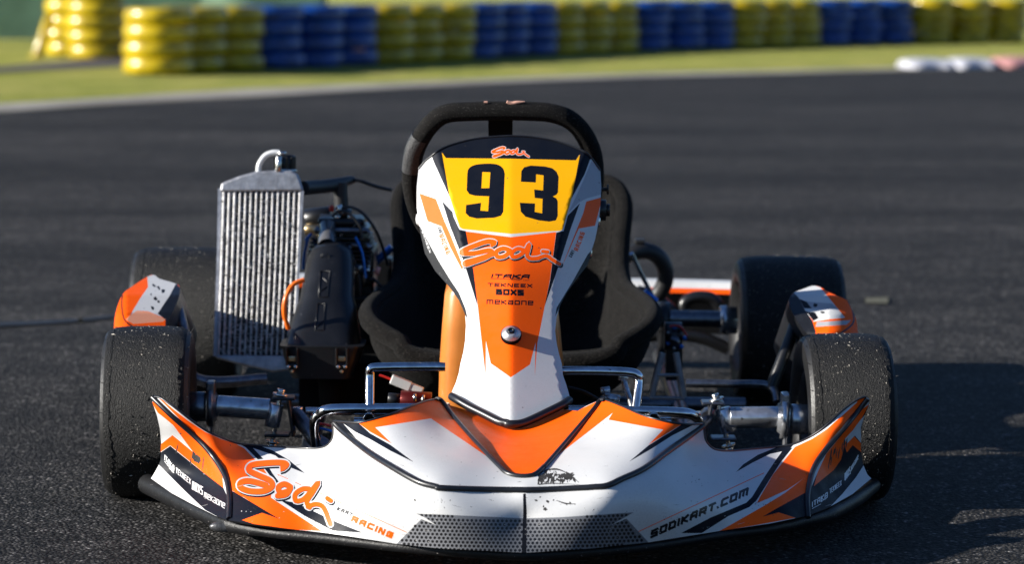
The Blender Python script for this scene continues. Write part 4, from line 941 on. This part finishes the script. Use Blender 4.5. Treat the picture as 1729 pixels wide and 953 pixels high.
for k in range(7): a = k*.9; cyl(mb, c_+Vector((.016*math.cos(a), -.03, .02*math.sin(a))), c_+Vector((.016*math.cos(a), -.02, .02*math.sin(a))), .004, mi=1 if k % 2 else 3, seg=8)
mb.tube([c_+Vector((-.012, -.032, .022)), c_+Vector((.006, -.032, .022)), c_+Vector((.020, -.03, .004))], .002, mi=2)
mb.box(c_+Vector((-.002, 0, -.05)), (.03, .03, .06), mi=0); mb.build('brake_caliper', [M['blackpl'], M['darksteel'], M['red'], M['blue']], kart)
# pedals and master cylinder
mb = MB(); cyl(mb, V(1052, 640, .05), V(1068, 690, .0), .0045, seg=10); cyl(mb, V(1046, 634, .05), V(1060, 640, .05), .008, seg=10); cyl(mb, V(1014, 661, .05), V(1030, 659, .05), .006, seg=10); cyl(mb, V(1020, 672, .04), V(1046, 676, .04), .008, seg=10); mb.build('brake_linkage', M['steel'], kart)
tube('brake_line', [V(960, 655, .06), V(985, 662, .05), V(1010, 675, .02), V(1040, 690, 0)], .0028, M['rubberhose'], kart)
mb = MB(); cyl(mb, V(676, 676, .02), V(728, 680, .02), .016, mi=0); cyl(mb, V(655, 674, .02), V(676, 676, .02), .010, mi=2); cyl(mb, V(698, 672, .0), V(703, 672, .0), .006, mi=1, seg=10); cyl(mb, V(712, 674, .0), V(716, 675, .0), .007, mi=1, seg=10); mb.build('coupling', [M['darkred'], M['zinc'], M['blackpl']], kart)
mb = MB(); mb.tube([V(640, 634, .03), V(650, 637, .03), V(662, 642, .03)], .002, mi=1); Rm = Matrix.Rotation(rad(22), 3, 'Y')
mb.box(V(677, 647, .03), (.034, .014, .015), R=Rm, mi=0); mb.box(V(703, 657, .03), (.022, .012, .012), R=Rm, mi=0, bev=.002); mb.build('wiring_plug', [M['cream'], M['red']], kart)
tube('wire', [V(505, 712, .05), V(540, 716, .0), V(575, 724, -.02), V(610, 735, 0)], .0022, M['red'], kart)
tube('wire', [V(505, 722, .05), V(540, 724, .0), V(575, 733, -.02), V(600, 740, 0)], .0022, M['blue'], kart)

# --- radiator
def ry(y): return float(np.interp(y, [250, 320, 625], [.655, .645, .56]))
def RV(x, y, dY=0): return V(x, y, ry(y)+dY)
def slab(pts, dY0, dY1, mb, mi=0, smooth=False):
    a = [RV(x, y, dY0) for x, y in pts]; b = [RV(x, y, dY1) for x, y in pts]; n = len(pts)
    mb.add(a+b, [tuple(range(n)), tuple(range(2*n-1, n-1, -1))]+[(i, (i+1) % n, n+(i+1) % n, n+i) for i in range(n)], mi, smooth)
core = MB(); slab([(374, 322), (511, 322), (505, 420), (497, 601), (364, 600), (368, 430)], .004, .04, core); rad_o = core.build('radiator', M['core'], kart)
mb = MB(); nf = 15
for k in range(nf):
    t = (k+.15)/(nf-.7); xt = 377+131*t; xb = 367+129*t; ww = 3.3 if 0 < k < nf-1 else 3.6
    if k < 3: ww = 4.6
    mb.tube([RV(xt, 323, .002), RV((xt+xb)/2+.8, 460, .002), RV(xb, 600, .002)], ww/905/2*1.15, seg=6, sub=2)
mb.build('cooling_fins', M['fin'], rad_o)
mb = MB()
for k in range(14):
    t0 = (k+.15)/(nf-.7)
    for j in range(46):
        y = 327+j*5.9+random.uniform(-1, 1); t = t0+.5/(nf-.7); x = np.interp(y, [322, 600], [377+131*t, 367+129*t])
        if random.random() < .8:
            w_ = random.uniform(1.5, 3.6); mb.add([RV(x-w_, y, .003), RV(x+w_, y+random.uniform(-1.5, 1.5), .003), RV(x+w_, y+2.2, .0035), RV(x-w_, y+1.6, .0035)], [(0, 1, 2, 3)], 0 if random.random() < .68 else 1, False)
mb.build('core_fins', [M['darksteel'], M['alu']], rad_o)
mb = MB()
for k in range(300):
    x = random.uniform(375, 504); y = random.uniform(328, 598); w_ = random.uniform(.8, 2.4); h_ = random.uniform(.6, 2.6)
    mb.add([RV(x-w_, y, -.0022), RV(x, y-h_, -.0026), RV(x+w_, y+random.uniform(-1, 1), -.0022), RV(x, y+h_, -.0024)], [(0, 1, 2, 3)], 0 if random.random() < .75 else 1, False)
o = mb.build('stuck_dirt', [mat('dirt', (.04, .035, .03), .9), M['fin']], rad_o); o['kind'] = 'stuff'
mb = MB(); slab([(371, 324), (373, 310), (382, 306), (402, 298), (430, 290), (455, 288), (492, 288), (503, 294), (508, 306), (513, 323)], -.004, .048, mb); o = mb.build('top_tank', M['alu'], rad_o); bv = o.modifiers.new('b', 'BEVEL'); bv.width = .004; bv.segments = 2
mb = MB(); slab([(362, 600), (499, 601), (497, 625), (460, 629), (400, 615), (366, 606)], -.008, .048, mb); o = mb.build('bottom_tank', M['alu'], rad_o); bv = o.modifiers.new('b', 'BEVEL'); bv.width = .004; bv.segments = 2
mb = MB(); slab([(368, 318), (375, 318), (372, 430), (366, 602), (360, 602), (366, 430)], .003, .045, mb); slab([(508, 322), (513, 322), (507, 430), (499, 600), (494, 600), (503, 430)], -.002, .045, mb); mb.build('side_plate', M['alu'], rad_o)
mb = MB(); cyl(mb, RV(481, 290, .02), RV(482, 262, .02), .0175, mi=0, seg=20); cyl(mb, RV(470, 290, .0), RV(471, 264, .0), .006, mi=1); cyl(mb, RV(476, 262, .01), RV(476, 256, .01), .008, mi=1); cyl(mb, RV(482, 291, .02), RV(482, 287, .02), .021, mi=1)
for k in range(10):
    a = k*.628; c_ = RV(481, 290, .02)+Vector((.017*math.cos(a), .017*math.sin(a), 0)); mb.tube([c_+Vector((0, 0, .004)), c_+Vector((0, 0, .027))], .003, seg=6, mi=0, smoothpath=False)
mb.build('filler_cap', [M['blackpl'], M['zinc']], rad_o)
tube('overflow_hose', [RV(436, 293, .01), RV(438, 278, .01), RV(447, 264, .01), RV(460, 258, .01), RV(472, 258, .01)], .0052, mat('clear_hose', (.62, .63, .63), .2, coat=.5), rad_o)
tube('coolant_hose', [V(512, 318, .66), V(535, 316, .70), V(560, 313, .74), V(585, 306, .78), V(596, 304, .80)], [.013, .0125, .013, .009, .007], M['rubberhose'], kart, seg=14)
tube('coolant_hose', [V(574, 308, .75), V(575, 330, .75), V(577, 352, .75)], .0135, M['rubberhose'], kart)
tube('throttle_cable', [V(594, 303, .79), V(610, 306, .79), V(632, 314, .80), V(660, 321, .82)], .0035, M['rubberhose'], kart)
tube('throttle_cable', [V(578, 352, .70), V(592, 350, .69), V(612, 360, .68), V(632, 385, .68), V(645, 415, .70), V(655, 448, .72)], .0030, M['rubberhose'], kart)
tube('breather_hose', [V(513, 473, .45), V(494, 482, .44), V(482, 505, .43), V(480, 530, .43), V(487, 556, .44)], .0042, M['hoseor'], kart)

# --- intake box
def ay(y): return float(np.interp(y, [410, 590, 640], [.58, .40, .38]))
secs = [(414, 548, 570), (418, 534, 580), (425, 524, 590), (440, 517, 594), (470, 511, 596), (500, 505, 595), (512, 503, 596), (520, 499, 599), (545, 490, 602), (575, 482, 607), (586, 480, 608)]
rings = []
for y, a, b in secs:
    A = V(a, y, ay(y)); B = V(b, y, ay(y)); rings.append(rrect((A.x+B.x)/2, A.y+.045, A.z, B.x-A.x, .09, min(.038, (B.x-A.x)*.42), 6))
mb = MB().loft(rings)
air = mb.build('intake_box', M['blackpl'], kart)
mb = MB(); rings = []
for y, a, b in ((585, 471, 614), (589, 471, 614), (592, 475, 611), (606, 478, 608), (622, 484, 602), (640, 492, 596)):
    A = V(a, y, ay(590)-.008); B = V(b, y, ay(590)-.008); rings.append(rrect((A.x+B.x)/2, A.y+.055, A.z, B.x-A.x, .115, .018, 5))
mb.loft(rings); mb.build('intake_box_base', M['blackpl'], air)
for x in (493, 577):
    mb = MB(); c_ = V(x, 600, ay(590)-.012)
    for dx in (-9, 9): mb.box(V(x+dx, 603, ay(590)-.012), (.003, .012, .030), mi=0, bev=.001)
    mb.box(V(x, 606, ay(590)-.010), (.014, .008, .009), mi=1, bev=.002); mb.box(V(x, 620, ay(590)-.008), (.012, .008, .012), mi=0, bev=.002)
    for dx in (-6, 6): cyl(mb, V(x+dx, 620, ay(590)-.018), V(x+dx, 620, ay(590)-.010), .003, mi=2, seg=8)
    cyl(mb, V(x, 628, ay(590)-.014), V(x, 628, ay(590)-.008), .0028, mi=1, seg=8); mb.build('spring_clip', [M['blackpl'], M['brass'], M['zinc']], air)
for pts, marks in (([(541, 458), (557, 458), (553, 502), (538, 502)], (((541, 492), (551, 484)), ((546, 470), (552, 476)))), ([(536, 513), (549, 513), (546, 558), (532, 558)], (((535, 552), (545, 542)),))):
    MB().tube([V(x, y, ay(y)-.0005) for x, y in pts], .0010, seg=6, closed=True, smoothpath=False).build('embossed_frame', M['blackpl'], air)
    for a_, b_ in marks: MB().tube([V(*a_, ay(a_[1])-.0005), V(*b_, ay(b_[1])-.0005)], .0011, seg=5, smoothpath=False).build('embossed_mark', M['blackpl'], air)
MB().tube([V(549+7*math.cos(a_), 434+6*math.sin(a_), ay(434)) for a_ in np.linspace(0, 6.28, 13)[:-1]], .0009, seg=6, closed=True, smoothpath=False).build('embossed_mark', M['blackpl'], air)
mb = MB(); A = V(552, 416, .62); B = V(553, 382, .68); rod(mb, A, B, [(0, .016), (.45, .0165), (.5, .015), (.55, .0135), (1, .0145)]); mb.build('intake_neck', mat('smoked_tube', (.09, .09, .095), .25, coat=.4), air)

# --- engine cluster
eng = MB()
def blk(x, y, Y, w, h, d, mi=0, bev=.006, rx=0): eng.box(V(x, y, Y), (w, d, h), mi=mi, bev=bev, R=Matrix.Rotation(rx, 3, 'Y') if rx else None)
blk(642, 478, .95, .05, .10, .06); blk(580, 470, .80, .12, .12, .18); blk(590, 530, .80, .15, .09, .2)
for k in range(7): blk(578, 398+k*7, .74, .115-.003*abs(k-3), .004, .13, bev=.001, mi=0)
blk(578, 415, .76, .07, .07, .09); blk(580, 385, .74, .10, .012, .12, mi=2); blk(578, 372, .74, .085, .014, .10)
cyl(eng, V(578, 368, .72), V(580, 352, .72), .016, mi=0); cyl(eng, V(575, 362, .70), V(572, 346, .70), .0055, mi=1); blk(560, 352, .70, .010, .012, .012, mi=3)
for k in range(6): a = k*1.05; cyl(eng, V(580+20*math.cos(a), 375+6*math.sin(a), .70), V(580+20*math.cos(a), 369+6*math.sin(a), .70), .005, mi=1, seg=6)
cyl(eng, V(516, 372, .80), V(560, 366, .80), .020); cyl(eng, V(515, 388, .78), V(540, 388, .78), .010, mi=4, seg=14); cyl(eng, V(540, 378, .76), V(600, 380, .76), .018)
e_o = eng.build('engine', [M['blackpl'], M['zinc'], M['darksteel'], M['red'], M['brass']], kart)
mb = MB(); c_ = V(621, 452, .74); rod(mb, c_+Vector((-.006, 0, 0)), c_+Vector((.006, 0, 0)), [(0, .036), (0, .044), (1, .044), (1, .036), (0, .036)], seg=36); rod(mb, c_+Vector((-.004, 0, 0)), c_+Vector((.002, 0, 0)), [(0, 0), (0, .034), (1, .034), (1, 0)]); mb.build('clutch_ring', M['darksteel'], e_o)
mb = MB(); rr_ = random.Random(9)
for k in range(46):
    x = rr_.uniform(520, 628); y = rr_.uniform(385, 520); c_ = V(x, y, rr_.uniform(.66, .72)); d = Vector((rr_.uniform(-1, 1), rr_.uniform(-1, .2), rr_.uniform(-1, 1))).normalized(); cyl(mb, c_, c_+d*rr_.uniform(.006, .025), rr_.uniform(.002, .007), mi=rr_.choice([0, 0, 0, 1, 1, 2, 3]), seg=8)
cyl(mb, V(634, 457, .70), V(641, 459, .70), .008, mi=4)
mb.build('engine_fittings', [M['blackpl'], M['darksteel'], M['zinc'], M['blue'], mat('pink_cap', (.7, .3, .25), .4)], e_o)
for pts, m_ in (([(560, 366), (575, 356), (590, 362), (606, 380), (612, 405)], 'rubberhose'), ([(588, 415), (598, 440), (606, 470), (610, 500)], 'rubberhose'), ([(600, 400), (612, 430), (617, 470)], 'blue'), ([(520, 400), (514, 430), (512, 455)], 'blue'), ([(630, 470), (645, 490), (640, 520)], 'rubberhose')):
    tube('engine_wire', [V(x, y, .66) for x, y in pts], .0026, M[m_], e_o)
mb = MB(); cyl(mb, V(556, 640, .45), V(560, 690, .42), .02); mb.box(hz(-.28, .62, .10), (.18, .3, .09)); mb.build('engine_mount', M['blackmat'], kart)
